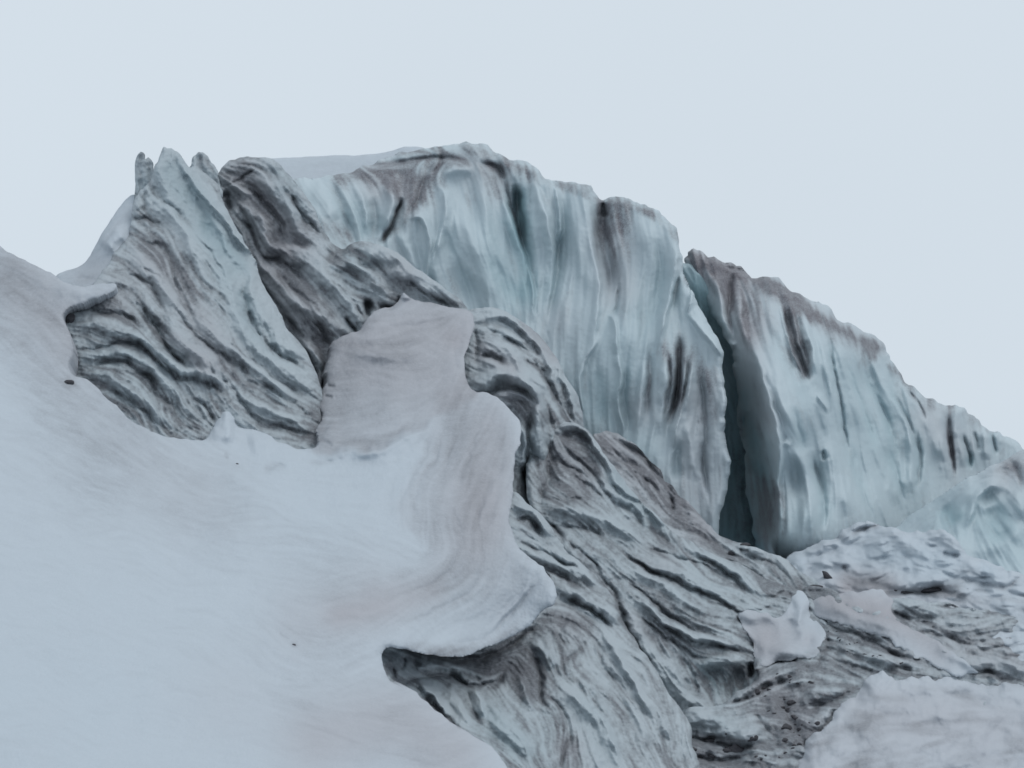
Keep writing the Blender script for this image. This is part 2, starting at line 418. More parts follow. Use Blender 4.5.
snow = mass('snow_slope', snow_out, snow_d, M_SNOW, seed=3, edge=(11, .75), thick=10, rough=.9, osm=1,
    strokes=[
     # crest where the clean slope meets the tinted basin
     ([(316, 452), (345, 448), (372, 445), (400, 437), (425, 430), (442, 421)], 9, -1.5, 0, 0, 'L'), ([(322, 443), (345, 441), (372, 437), (400, 428), (424, 420)], 5, .3, .28), (y4((700, 240), (745, 330), (760, 420), (700, 490), (560, 540)), 4, .2, .14), (y4((860, 130), (835, 230), (815, 330), (830, 420), (800, 500), (700, 570), (560, 620)), 4, .2, .14), (y4((690, 60), (650, 130), (610, 230), (610, 300)), 4, .18, .16), (y4((820, 60), (780, 160), (750, 260)), 4, .2, .16),
     (y4((180, 110), (230, 100), (260, 130)), 12, -.6, 0, 0, 'r'), ([(222, 405), (228, 425), (226, 445)], 9, -1.3, 0, 0, 'r'),
     (y4((215, 185), (250, 165), (290, 180)), 5, .45, .30), (y4((140, 15), (150, 60)), 4, -.4, 0, 0, 'r'),
     (y4((110, 160), (125, 168)), 3, .25, .3), (y4((340, 155), (420, 160)), 4, .22, .25), (y4((430, 130), (480, 125), (510, 112)), 4, .3, .3),
     ([(404, 290), (403, 300)], 5, -.8, 0, 0, 'r'),
     # layered arcs on the tinted apron
     (y4((700, 110), (660, 180), (640, 260), (650, 330)), 8, .22, .16), (y4((760, 90), (720, 170), (700, 250)), 7, .22, .18),
     (y4((700, 90), (690, 150), (640, 220)), 5, .18, .18), (y4((880, 110), (850, 200), (830, 290), (800, 350), (790, 420)), 6, .22, .10), (y4((905, 180), (880, 260), (870, 330), (870, 380)), 6, .24, .08),
     (y4((860, 190), (840, 260), (820, 330)), 5, -.25, 0, 0, 'r'), (y4((895, 200), (870, 290), (860, 360)), 5, -.28, 0, 0, 'r'),
     (y4((720, 330), (780, 400), (780, 460), (700, 510), (600, 540)), 12, .35, .12, 0, 'r'),
     (y4((950, 450), (955, 520), (900, 580), (820, 630), (700, 650)), 6, .32, .10, 0), (y4((935, 470), (940, 520), (890, 570), (820, 615)), 4, -.2, 0, 0, 'r'),
     (y4((640, 480), (560, 560), (430, 570)), 16, .35, .06, 0, 'r'),
     # tinted basin hummocks
     (z6((210, 190), (300, 205), (400, 225), (470, 195)), 8, .5, .14), (z6((330, 150), (450, 155), (560, 130), (620, 90)), 7, .4, .12), (z6((190, 215), (290, 245), (400, 260), (500, 230)), 9, -.6, 0, 0, 'r'),
     (z6((620, 180), (615, 260), (620, 330)), 7, .3, .05), (z6((655, 110), (670, 220), (640, 320)), 6, -.4, 0, 0, 'r'), (z6((100, 540), (130, 560), (100, 600)), 6, -.5, 0, 0, 'r'),
     (z6((190, 620), (260, 590), (330, 590), (430, 560)), 5, .45, .25), (z6((100, 380), (140, 385)), 3, .4, .3), (z6((95, 430), (130, 430)), 3, .4, .4),
     # upper left ridge and hollow
     ([(0, 262), (40, 282), (75, 292), (110, 288)], 9, -.6, 0, 0, 'r'), ([(10, 300), (50, 318), (64, 340)], 14, .7, .05, 0, 'r'),
     ([(56, 268), (50, 285), (60, 296)], 8, .4, .06, 0, 'r'),
     (y4((0, 130), (100, 160), (190, 250), (300, 290)), 14, -.35, 0, 0, 'r'),
     ([(280, 630), (294, 640)], 1.6, .1, .22), ],
    flows=[[(-150, 400), (0, 480), (150, 520), (300, 580)], [(0, 700), (200, 740), (400, 760)], [(180, 470), (300, 500), (420, 560)], [(-150, 250), (0, 300), (60, 350), (130, 440)]],
    layers=[(1.3, 30, .016, 'soft', 0), (3, 50, .03, 'soft', 0), (6, 70, .06, 'soft', 0), (14, 120, .12, 'soft', 0)], dirt_lic=[(1.2, 50, .07), (3, 110, .05), (1.0, 22, .07), (9, 60, .05)], KLD=.75, KL=.6,
    bumps=((60, .5), (22, .2), (9, .07), (4, .02), (1.6, .006)),
    dirt=[([(20, 280), (45, 330), (70, 400), (120, 430)], 45, .30), ([(-60, 260), (10, 290)], 45, .22), ([(100, 289), (112, 287)], 9, .2), ([(80, 470), (200, 500)], 50, .10), ([(120, 490), (250, 530), (330, 570)], 40, .06),
          ([(350, 370), (420, 350)], 45, .14), ([(440, 318), (462, 345)], 12, .14), ([(332, 340), (324, 380), (319, 440)], 5, .35), ([(400, 303), (360, 330)], 4, .25), ([(330, 420)], 28, .20), ([(345, 345), (335, 400), (330, 440)], 15, .22), ([(480, 440), (470, 520)], 45, .22), ([(520, 580), (440, 590)], 40, .16),
          ([(350, 590), (320, 690)], 45, .12), ([(400, 720), (460, 790)], 45, .16), ([(294, 645)], 3, .25), ([(69, 382)], 9, .2), ([(470, 650), (410, 648)], 6, .3), ([(515, 632), (470, 654), (430, 655)], 7, .35)],  # last dabs paint the shadowed undercut of the snow lip
    warm=[([(350, 335), (400, 325), (460, 325)], 26, .2), ([(345, 370), (400, 375), (440, 380)], 34, .2), ([(490, 430), (480, 480), (480, 540)], 32, .35), (y4((430, 580), (560, 560), (680, 520)), 16, .42), ([(320, 740), (400, 715), (450, 750)], 42, .55), ([(300, 620), (370, 600)], 34, .3), ([(230, 700)], 50, .15), ([(60, 320), (110, 420), (200, 500)], 40, .12), ([(370, 350), (430, 340)], 60, .12),
          ([(20, 280), (70, 330)], 45, .35), ([(480, 500)], 40, .22), ([(500, 590)], 40, .12), ([(455, 340)], 12, .2)],
    tint=[([(312, 449), (335, 445), (362, 444), (378, 439), (395, 433), (412, 431), (432, 424), (460, 412), (480, 395), (490, 360), (485, 295), (400, 290), (322, 325), (310, 380)], 2.2, .16, .30),
          ([(432, 420), (420, 450), (410, 480), (405, 510), (425, 535), (440, 552), (420, 568), (380, 578), (345, 592), (400, 600), (470, 585), (505, 550), (512, 500), (525, 440), (500, 396), (470, 350)], 6, .10, .16)],
    blue=[([(60, 700)], 160, .16), ([(320, 500)], 80, .10)])
tag(snow, kind='structure')


# ================================================================== LEFT SERAC
ser_out = [(104, 270), (118, 250), (129, 232), (131, 222), (133, 207), (135, 196), (140, 190), (149, 183), (152, 176), (155, 166), (158, 161), (162, 151), (164, 147), (167, 149), (172, 148), (179, 152), (183, 158), (187, 166), (190, 168), (194, 165),
    (200, 170), (210, 176), (218, 184), (224, 205), (234, 222), (243, 240), (256, 262), (262, 282), (274, 304), (290, 330), (306, 352), (318, 372), (324, 392), (322, 420), (332, 470), (260, 500), (180, 470), (90, 430), (64, 392), (58, 350), (56, 312), (66, 302), (90, 290)]
ser_st = [
 # blue flank crests
 (z1((545, 90), (575, 180), (640, 270), (720, 350), (800, 430), (870, 540), (920, 650), (1000, 740)), 5, -.75, 0, 0, 'R'),
 (z1((480, 90), (460, 190), (500, 260), (560, 330)), 7, -.5, 0, 0, 'r'),
 (z1((560, 200), (640, 300), (680, 420), (740, 520)), 9, .55, 0, .35, 'r'), (z1((650, 330), (660, 450), (720, 560)), 6, .4, 0, .25, 'r'),
 (z1((700, 390), (760, 480), (810, 560), (830, 620)), 6, .5, 0, .35, 'r'), (z1((640, 290), (700, 380), (730, 460), (800, 540), (850, 640), (900, 768)), 5, -.5, 0, 0, 'r'),
 # gully
 (z1((790, 600), (820, 680), (850, 768)), 7, 1.1, .22, .5), (z5((780, -10), (840, 90), (890, 180), (960, 240), (1050, 310)), 7, 1.2, .38, .3),
 (z5((730, -10), (800, 90), (860, 200), (930, 270), (1024, 330), (1100, 380)), 6, -.8, 0, 0, 'r'), (z5((840, 0), (900, 100), (960, 200), (1024, 260)), 5, -.5, 0, 0, 'r'),
 # dirty ribs
 (z1((420, 200), (470, 270), (540, 320), (610, 420), (690, 540), (740, 640), (800, 768)), 6, .7, .35, .15),
 (z1((560, 400), (640, 440), (690, 510), (720, 600), (790, 740)), 6, -.75, 0, 0, 'r'), (z1((370, 290), (440, 300), (520, 340), (560, 400), (590, 480), (640, 600), (720, 740)), 7, -.7, 0, 0, 'r'),
 (z1((350, 350), (430, 360), (480, 400)), 5, .6, .4), (z1((340, 420), (430, 430), (500, 500), (530, 590), (600, 700), (640, 768)), 7, .9, .5),
 (z1((560, 470), (610, 560), (680, 660), (740, 768)), 5, .6, .3), (z1((330, 480), (420, 520), (480, 600), (540, 680), (590, 768)), 7, -.8, 0, 0, 'r'),
 (z1((250, 560), (340, 550), (430, 610), (490, 700), (520, 768)), 5, .7, .5), (z1((240, 590), (340, 600), (430, 670), (470, 768)), 6, -.6, 0, 0, 'r'),
 (z1((380, 520), (460, 560), (530, 640)), 4, .5, .4), (z1((390, 240), (420, 290), (400, 330)), 5, .4, .3),
 (z5((395, 10), (440, 90), (500, 170), (570, 240), (630, 285)), 6, 1.1, .55), (z5((440, 0), (520, 90), (600, 180), (680, 270), (740, 320)), 8, -.8, 0, 0, 'r'),
 (z5((520, 0), (600, 110), (680, 190), (760, 250), (840, 330)), 4, .6, .3), (z5((600, 0), (680, 110), (760, 200), (860, 290), (960, 380), (1050, 440)), 6, -.6, 0, 0, 'r'),
 (z5((690, 80), (760, 180), (850, 260), (950, 340), (1050, 400)), 4, .6, .35),
 # crumpled strata, lower left
 (z5((90, 40), (180, 30), (270, 60), (350, 70), (420, 140)), 6, .8, .55), (z5((100, 90), (220, 80), (330, 130), (420, 170), (520, 240)), 6, -.7, 0, 0, 'r'),
 (z5((130, 180), (230, 180), (350, 170), (440, 220), (540, 290), (640, 350)), 4, .6, .4), (z5((120, 215), (260, 210), (380, 230), (480, 310), (580, 390)), 5, -.55, 0, 0, 'r'),
 (z5((170, 265), (300, 240), (400, 290), (490, 370), (560, 440)), 4, .65, .35), (z5((160, 290), (270, 300), (380, 370), (470, 450), (540, 520)), 5, -.5, 0, 0, 'r'),
 (z5((240, 350), (330, 390), (420, 450), (500, 530)), 4, .5, .35), (z5((450, 170), (560, 270), (650, 300), (740, 330), (780, 400)), 5, -.6, 0, 0, 'r'),
 (z5((480, 220), (580, 310), (680, 350), (740, 390)), 4, .6, .45), (z5((600, 380), (660, 430), (690, 490)), 4, .7, .5), (z5((640, 270), (760, 340), (800, 430), (880, 500), (980, 550)), 5, .8, .45),
 (z5((800, 400), (900, 440), (1000, 500), (1080, 550)), 4, -.5, 0, 0, 'r'), (z5((820, 440), (920, 500), (1020, 550)), 4, .6, .5), (z5((860, 330), (960, 400), (1060, 470)), 5, .6, .3),
]
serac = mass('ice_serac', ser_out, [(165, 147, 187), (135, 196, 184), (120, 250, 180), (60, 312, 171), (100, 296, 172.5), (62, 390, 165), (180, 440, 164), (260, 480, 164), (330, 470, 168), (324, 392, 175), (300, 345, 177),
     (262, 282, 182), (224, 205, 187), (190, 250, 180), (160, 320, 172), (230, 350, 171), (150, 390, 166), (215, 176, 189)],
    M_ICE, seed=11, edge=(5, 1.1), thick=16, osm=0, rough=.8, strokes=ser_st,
    flows=[z1((430, 100), (480, 200), (600, 330), (740, 560), (860, 740)), z5((100, 140), (300, 150), (500, 260), (700, 400)), z5((160, 320), (300, 400), (450, 500)), z5((500, 0), (700, 240), (1000, 440)), z5((700, 420), (900, 540), (1050, 620))],
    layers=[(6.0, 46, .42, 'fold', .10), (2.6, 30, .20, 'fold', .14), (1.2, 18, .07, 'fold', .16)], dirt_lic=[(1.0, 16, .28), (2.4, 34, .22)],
    zones=[(z1((500, 150), (620, 260), (760, 480), (900, 700)), 17, .35), (z5((700, 60), (900, 250)), 14, .6)],
    dirt=[(z1((520, 120), (600, 260), (720, 420), (820, 580), (900, 720)), 16, -.42), (z5((640, 0), (820, 180), (960, 330)), 9, -.2), ([(150, 245), (170, 260), (195, 290)], 15, .42), ([(120, 275), (150, 300), (165, 340)], 18, .35), ([(185, 270), (215, 320)], 14, .25), ([(90, 320), (120, 330)], 20, .30), ([(120, 370), (200, 420)], 32, .26), ([(240, 370), (310, 430)], 28, .30), ([(145, 215)], 8, .2),
          (z5((90, 50), (100, 80)), 6, .6), (z5((130, 240), (140, 270)), 7, .7), (z5((170, 290), (230, 330), (250, 380)), 6, .55), (z5((240, 390), (340, 430), (440, 510), (560, 540)), 4, .5), ([(318, 380), (318, 440)], 7, .5), (z5((340, 155),), 5, .3)],
    blue=[(z1((520, 170), (600, 280), (680, 400), (760, 520)), 17, .45), ([(215, 290), (250, 330)], 22, .22), ([(120, 360)], 60, .15)],
    warm=[([(150, 260), (190, 300), (220, 360)], 22, .35), ([(110, 300)], 25, .35), (z5((520, 150), (640, 260)), 8, .3)])
tag(serac, 'leaning blue ice tower with torn spires above a crumpled dirty foot', 'serac')
# spires of the serac: separate teeth standing behind its tip
def spire(pts, D, seed, strokes=(), **k):
    o = mass('spire', pts, [(p[0], p[1], D + (p[1] - 190) * -.03) for p in pts], M_ICE, seed=seed, edge=(2.5, .35), thick=4, osm=0, rough=1.1, strokes=strokes,
        flows=[[(pts[0][0], 150), (pts[0][0] + 6, 210)]], layers=[(2.5, 16, .15, 'fold', .1), (1.2, 10, .05, 'fold', .1)], bumps=((6, .15), (2.5, .08)), **k)
    o.parent = serac
    return o
spire([(132, 222), (133, 207), (134, 185), (137, 166), (139, 156), (141, 153), (144, 155), (145, 160), (148, 156), (151, 158), (153, 164), (155, 176), (158, 215), (150, 235)], 187.5, 21, dirt=[([(142, 158), (141, 200)], 6, .08)], blue=[([(148, 190)], 20, .3)])
spire([(184, 200), (186, 172), (190, 164), (194, 156), (198, 151), (203, 151), (208, 156), (211, 163), (215, 166), (219, 171), (221, 186), (223, 205), (220, 225), (200, 220)], 188.5, 22,
      strokes=[(z1((620, 90), (600, 130), (630, 200), (700, 290)), 3, -.4, 0, 0, 'r')], dirt=[([(206, 160), (208, 168)], 5, .6), ([(214, 180), (218, 200)], 4, .3)], blue=[([(205, 185)], 14, .3)])
# snow banked behind the serac
drift = mass('snow_drift', [(50, 300), (54, 274), (72, 270), (86, 262), (96, 244), (106, 226), (116, 212), (126, 200), (134, 192), (145, 200), (150, 230), (135, 262), (112, 292), (90, 305)],
    [(50, 290, 179), (86, 262, 182), (134, 192, 189), (110, 250, 181), (100, 285, 176), (145, 240, 184), (125, 235, 182.5)], M_SNOW, seed=23, edge=(10, 1.6), thick=8, rough=.35,
    strokes=[(z1((250, 470), (290, 420), (340, 395)), 8, -1.2, 0, 0, 'r'), (z1((190, 500), (240, 460), (280, 400), (330, 340)), 3, .5, .16), (z1((120, 590), (200, 600), (260, 560)), 7, .4, .16)],
    flows=[[(60, 280), (100, 240), (130, 200)]], bumps=((20, .3), (7, .05)), dirt=[([(75, 282), (105, 262)], 18, .2), ([(125, 215), (105, 235)], 9, .14)], warm=[([(90, 275)], 20, .2)])
tag(drift, 'smooth pale snow drift banked against the left flank of the ice tower', 'snow drift')

# ================================================================== DIRTY FOLDS BETWEEN SERAC AND CLIFF
fold_out = [(216, 190), (217, 176), (222, 166), (232, 160), (246, 156), (262, 157), (276, 160), (286, 172), (296, 184), (306, 196), (316, 214), (324, 232), (333, 246), (345, 252), (352, 244), (362, 240), (374, 242), (388, 248), (404, 258), (420, 270),
    (440, 284), (456, 296), (466, 306), (476, 318), (470, 345), (420, 350), (370, 380), (345, 470), (300, 470), (270, 400), (230, 300), (216, 230)]
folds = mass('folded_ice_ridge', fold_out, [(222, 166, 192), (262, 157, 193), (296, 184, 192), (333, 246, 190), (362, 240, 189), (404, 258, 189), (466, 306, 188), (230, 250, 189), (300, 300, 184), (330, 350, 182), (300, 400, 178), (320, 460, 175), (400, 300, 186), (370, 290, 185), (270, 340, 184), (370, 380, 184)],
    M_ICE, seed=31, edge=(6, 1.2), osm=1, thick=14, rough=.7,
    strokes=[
     (z1((710, 200), (760, 185), (830, 160), (860, 150)), 3, .6, .5), (z1((722, 230), (750, 260), (745, 320)), 5, 1.3, .7), (z1((750, 270), (800, 280), (840, 330), (870, 400), (940, 470), (1024, 510)), 6, -.8, 0, 0, 'r'),
     (z1((770, 330), (840, 430), (880, 500), (960, 510)), 5, .8, .4), (z1((850, 150), (920, 230), (970, 310), (1040, 370)), 7, -.8, 0, 0, 'r'), (z1((820, 200), (880, 290), (930, 370), (1010, 450)), 5, .8, .4),
     (z1((905, 135), (960, 210), (1024, 270)), 6, .6, .1, .4, 'r'), (z1((740, 190), (800, 230), (850, 260)), 4, -.4, 0, 0, 'r'),
     (z2((0, 220), (80, 330), (150, 400), (200, 470), (205, 540)), 5, .9, .35), (z2((0, 280), (60, 350), (130, 440), (190, 520)), 6, -.7, 0, 0, 'r'), (z2((0, 430), (60, 480), (140, 500), (190, 560)), 5, -.6, 0, 0, 'r'),
     (z2((0, 510), (100, 515), (150, 560), (220, 620), (300, 700), (340, 768)), 7, -.9, 0, 0, 'r'), (z2((200, 570), (240, 530), (300, 540), (370, 590), (430, 640), (470, 645)), 8, -1.1, 0, 0, 'L'),
     (z2((290, 500), (350, 560), (400, 620), (470, 640)), 5, 1.2, .7, .2), (z2((340, 455), (410, 470), (470, 520), (540, 560), (620, 620), (700, 690)), 8, -1.2, 0, 0, 'L'), (z2((330, 500), (390, 500), (440, 540)), 6, -.8, 0, 0, 'r'),
     (z2((400, 570), (470, 560), (560, 620), (620, 680)), 6, -.8, 0, 0, 'r'), (z2((470, 580), (540, 620), (600, 670), (700, 695)), 4, 1.0, .6), (z2((160, 380), (210, 450), (240, 510)), 7, 1.3, .5, .3),
     (z2((190, 560), (230, 620), (310, 690), (350, 750)), 4, .7, .5), (z2((340, 660), (360, 700), (350, 745)), 5, 1.2, .8), (z2((380, 690), (450, 700), (470, 650)), 4, 1.0, .8),
     (z2((0, 580), (80, 640), (180, 740)), 5, .8, .45), (z2((0, 640), (100, 700), (200, 768)), 6, -.6, 0, 0, 'r'),
     (z6((0, 0), (60, 60), (120, 130), (190, 190)), 6, -.8, 0, 0, 'r'), (z6((0, 80), (80, 150), (130, 230)), 5, .9, .5), (z6((170, 110), (210, 150), (220, 180)), 5, 1.2, .7), (z6((260, 40), (290, 80), (280, 120)), 5, 1.1, .6),
     (z6((0, 180), (60, 240), (100, 330)), 6, -.7, 0, 0, 'r'), (z6((80, 200), (100, 330), (80, 450), (70, 610)), 8, 1.6, .75, .2),
     (z6((0, 250), (50, 330), (60, 420)), 5, .8, .5), (z6((0, 370), (40, 450), (60, 560)), 6, -.7, 0, 0, 'r'),
     ([(236, 240), (258, 280), (285, 315), (318, 350)], 5, .9, .4), ([(250, 240), (275, 275), (305, 312), (326, 335)], 6, -.8, 0, 0, 'r'), ([(262, 256), (290, 262), (310, 280)], 5, .8, .4)],
    flows=[[(225, 180), (260, 250), (330, 350)], [(250, 160), (300, 230), (340, 300)], [(345, 250), (420, 280), (475, 316)], [(240, 260), (290, 340), (325, 440)]],
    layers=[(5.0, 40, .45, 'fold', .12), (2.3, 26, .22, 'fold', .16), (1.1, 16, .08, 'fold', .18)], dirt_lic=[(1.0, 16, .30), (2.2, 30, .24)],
    dirt=[([(240, 175), (265, 190), (290, 240)], 26, .34), ([(235, 220), (270, 260), (300, 300)], 26, .34), ([(290, 280), (325, 330)], 26, .36), ([(345, 255), (390, 290)], 22, .34), ([(430, 290)], 20, .15), ([(345, 250), (338, 262)], 12, .5), ([(322, 340), (320, 440)], 12, .45), ([(270, 330), (310, 400)], 20, .35), ([(395, 300)], 8, .4)],
    warm=[([(240, 180), (290, 240)], 25, .5), ([(260, 270), (310, 330)], 30, .45), ([(400, 275)], 25, .3)], blue=[([(280, 190), (300, 215)], 10, .4), ([(350, 255)], 10, .4), ([(250, 290)], 12, .2)])
tag(folds, 'purple grey slanting ice folds between the blue ice tower and the tall cliff', 'ice ridge')

# ================================================================== MAIN CLIFF
cl_out = [(268, 180), (290, 178), (310, 178), (330, 176), (345, 173), (358, 168), (372, 164), (388, 158), (398, 152), (414, 148), (430, 147), (436, 143), (452, 144), (466, 143), (482, 143), (490, 148), (497, 153), (508, 157), (514, 161), (518, 159), (526, 162), (536, 170), (545, 178),
    (550, 182), (556, 180), (572, 182), (590, 184), (595, 190), (598, 199), (604, 202), (612, 199), (620, 197), (634, 201), (650, 207), (662, 213), (668, 222), (677, 229), (680, 246), (683, 262), (687, 280), (691, 296), (700, 306), (708, 322), (716, 338), (724, 350),
    (724, 358), (722, 370), (726, 385), (724, 400), (724, 425), (729, 450), (732, 468), (729, 490), (722, 505), (716, 520), (722, 560), (640, 620), (540, 560), (440, 400), (400, 330), (330, 300), (280, 240)]
cl_st = [
 # dark crevice and upper-left fluted face
 (z2((480, 262), (462, 320), (440, 385), (400, 425), (380, 440)), 4, 1.8, .65, .3), (z2((270, 200), (320, 260), (350, 340), (350, 420)), 5, -.7, 0, 0, 'L'), (z2((400, 210), (440, 250), (440, 330), (410, 400)), 5, -.9, 0, 0, 'r'),
 (z2((360, 260), (380, 340), (370, 420)), 5, .5, .1, .2, 'r'), (z2((120, 210), (170, 280), (220, 360)), 7, -.6, 0, 0, 'r'), (z2((180, 220), (250, 320), (290, 410)), 5, .5, .1, .3, 'r'),
 # right of crevice
 (z2((500, 350), (550, 330), (575, 400), (590, 480), (580, 570), (560, 600)), 5, -.8, 0, 0, 'R'), (z2((620, 220), (660, 250), (655, 340), (620, 440), (600, 530)), 5, -.7, 0, 0, 'R'), (z2((440, 400), (500, 470), (540, 560)), 5, -.4, 0, 0, 'r'), (z2((600, 440), (580, 560), (600, 640)), 5, .5, 0, .2),
 (z2((640, 350), (680, 470), (740, 600), (780, 700)), 8, .5, 0, .25, 'r'), (z2((720, 280), (740, 400), (820, 540), (860, 700)), 9, -.5, 0, 0, 'r'), (z2((800, 480), (900, 620), (940, 720)), 8, .4, 0, .3, 'r'),
 (z2((875, 270), (915, 350), (960, 460), (985, 600), (988, 760)), 5, -1.1, 0, 0, 'L'), (z2((880, 180), (900, 260), (940, 350), (975, 460)), 3, .6, .25, .2),
 (z2((930, 210), (950, 300), (985, 430)), 8, 1.3, .12, .8), (z3((60, 40), (75, 200), (100, 330), (110, 460), (118, 620)), 8, 1.5, .10, 1.0),
 (z3((120, 70), (170, 160), (200, 290), (216, 400), (196, 520), (165, 640)), 6, -1.1, 0, 0, 'L'), (z3((215, 90), (232, 200), (228, 340)), 4, -.7, 0, 0, 'R'), (z3((140, 80), (190, 200)), 3, .4, .2), (z3((240, 130), (238, 300), (222, 400), (200, 520), (180, 620)), 6, .8, .08, .4),
 (z3((270, 110), (280, 260), (330, 420), (380, 560)), 9, -.5, 0, 0, 'r'), (z3((320, 100), (345, 240), (375, 380), (390, 500), (400, 600), (360, 740)), 6, -.6, 0, 0, 'L'), (z3((385, 160), (390, 260), (430, 400), (450, 540)), 8, 1.2, .30, 0, 'r'),
 (z3((475, 480), (465, 600), (440, 620)), 3, .7, .25, .2), (z3((420, 620), (465, 610), (465, 768)), 4, -.5, 0, 0, 'L'), (z3((690, 290), (695, 400), (660, 520), (640, 640), (620, 740)), 6, -1.2, 0, 0, 'L'),
 (z3((530, 220), (600, 330), (600, 460), (520, 620)), 14, -.7, 0, 0, 'r'), (z3((620, 300), (640, 440), (600, 600), (560, 740)), 5, .35, 0, .2, 'r'), (z3((700, 440), (660, 600)), 5, .8, .15, .2), (z3((735, 430), (745, 520), (730, 620)), 4, -.7, 0, 0, 'R'),
 (z7((665, 10), (662, 150), (650, 270)), 3, .9, .5), (z7((738, 20), (728, 120), (706, 240)), 3, .7, .45), (z7((700, -70), (700, 30), (692, 150), (680, 300)), 6, 1.7, .95), (z7((720, 40), (712, 170), (690, 300), (670, 380)), 3, -.7, 0, 0, 'r'),
 (z3((740, 600), (800, 690), (890, 768)), 5, -.9, 0, 0, 'R'), (z3((770, 520), (830, 620), (860, 700)), 6, .5, 0, .3, 'r'),
 # lower columns
 (z7((400, -60), (340, 20), (312, 110), (312, 200), (340, 300)), 5, -.6, 0, 0, 'L'), (z7((300, 40), (296, 160), (310, 280)), 4, .5, .15, .1), (z7((465, -20), (482, 110), (470, 240), (490, 330)), 4, -.7, 0, 0, 'L'), (z7((400, 60), (400, 300)), 6, .35, 0, .3, 'r'),
 (z7((500, 60), (495, 200), (510, 330)), 5, .5, .06, .3), (z7((575, 40), (560, 190), (540, 330)), 5, -.5, 0, 0, 'r'), (z7((602, -10), (594, 90), (580, 190), (575, 280)), 5, .5, .5), (z7((650, 60), (645, 200), (630, 340)), 5, -.6, 0, 0, 'r'),
 (z7((760, 20), (735, 170), (700, 300), (680, 430)), 4, -.8, 0, 0, 'R'), (z7((700, 350), (690, 460), (700, 520)), 5, .6, 0, .4, 'r'), (z7((780, 60), (800, 190), (812, 330), (800, 420), (810, 540), (830, 620)), 5, .9, .2, .1),
 (z7((850, 110), (885, 140), (885, 260), (905, 380), (915, 480), (900, 580)), 6, -.7, 0, 0, 'r'), (z7((740, 260), (745, 400), (770, 520)), 6, -.5, 0, 0, 'r'),
 # broken rim
 (z2((620, 70), (640, 130), (600, 180)), 4, .5, .4), (z2((780, 130), (860, 150), (880, 200)), 5, .9, .6), (z2((640, 180), (720, 150), (760, 170)), 5, -.6, 0, 0, 'r'), (z2((350, 150), (460, 140), (600, 115), (740, 120)), 4, .7, .55), (z2((580, 170), (560, 240), (490, 350)), 6, .6, .5),
 (z3((205, 85), (225, 110)), 3, .4, .3), (z3((398, 165), (402, 230)), 5, 1.3, .8)]
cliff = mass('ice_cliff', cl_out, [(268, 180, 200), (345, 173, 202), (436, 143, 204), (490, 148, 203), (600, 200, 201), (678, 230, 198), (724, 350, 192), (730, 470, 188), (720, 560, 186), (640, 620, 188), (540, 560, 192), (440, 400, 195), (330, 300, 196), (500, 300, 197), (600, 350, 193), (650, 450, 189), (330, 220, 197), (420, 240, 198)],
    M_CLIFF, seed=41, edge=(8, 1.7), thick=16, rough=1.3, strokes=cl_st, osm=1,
    flows=[[(300, 180), (350, 240)], [(470, 160), (520, 330)], [(560, 190), (560, 400)], [(640, 230), (630, 500)], [(700, 330), (720, 500)], [(600, 210), (610, 520)], [(420, 160), (450, 300)]],
    layers=[(9, 90, .50, 'arete', 0), (4, 60, .22, 'arete', .04), (1.6, 40, .05, 'soft', .05)], dirt_lic=[(1.2, 26, .25), (3, 46, .22)], bumps=((30, .5), (12, .10)),
    dirt=[([(400, 156), (440, 148), (490, 152), (540, 178)], 6, .38), ([(560, 184), (600, 202), (650, 210), (680, 240)], 4, .25), (z2((240, 190), (340, 160), (430, 190), (470, 250)), 9, .8), (z2((420, 210), (520, 200), (560, 250)), 12, .6), (z2((560, 130), (660, 140), (740, 130)), 8, .4), (z2((430, 170), (640, 200)), 8, .5), (z2((840, 200), (840, 250)), 9, .4), (z2((820, 150), (870, 150)), 6, .6), (z2((520, 260), (500, 350)), 8, .5),
          (z3((470, 180), (480, 240)), 12, .7), (z3((440, 300), (460, 350)), 13, .5), (z3((450, 430), (500, 300)), 10, .3), (z3((410, 180), (400, 270)), 9, .45), (z3((500, 170), (620, 220)), 5, .35), (z3((70, 20), (140, 70)), 7, .3), (z3((210, 90), (370, 110)), 5, .25),
          (z7((820, 120), (835, 250)), 10, .38), (z7((760, 20), (830, 140)), 8, .25), (z7((640, 0), (740, 20), (700, 250)), 10, .3), (z3((740, 480), (750, 420)), 5, .3), ([(700, 500), (715, 470)], 14, .12), (z2((180, 380), (260, 420)), 9, .4), (z2((0, 190), (80, 200)), 8, .2), (z2((450, 400), (480, 480)), 8, .3)],
    blue=[([(500, 240), (515, 300)], 26, .25), ([(640, 300), (620, 380)], 30, .18), ([(590, 420), (640, 450)], 26, .2), (z2((300, 300), (330, 400)), 10, .3)],
    warm=[([(610, 240), (620, 290)], 20, .4), ([(470, 160), (500, 180)], 20, .25), ([(700, 400), (700, 490)], 30, .35), ([(555, 320)], 20, .2), ([(640, 410)], 20, .3), ([(400, 190), (380, 180)], 24, .4)])
tag(cliff, 'tallest pale blue ice cliff with vertical flutes and dark stained rim left of the crevasse', 'ice cliff')
cap = mass('snow_cap', [(225, 200), (228, 168), (245, 161), (266, 158), (300, 157), (340, 155), (372, 155), (392, 151), (406, 146), (424, 147), (440, 158), (430, 195), (330, 210)],
    [(228, 168, 212), (440, 158, 210), (330, 156, 214), (330, 210, 204), (430, 195, 205), (240, 200, 206)], M_SNOW, seed=43, edge=(8, 1.5), thick=8, rough=.3, flows=[[(230, 170), (420, 150)]],
    dirt=[([(280, 175), (400, 165)], 20, .1)], bumps=((25, .3),), layers=[(3, 40, .04, 'soft', 0)])
cap.parent = cliff

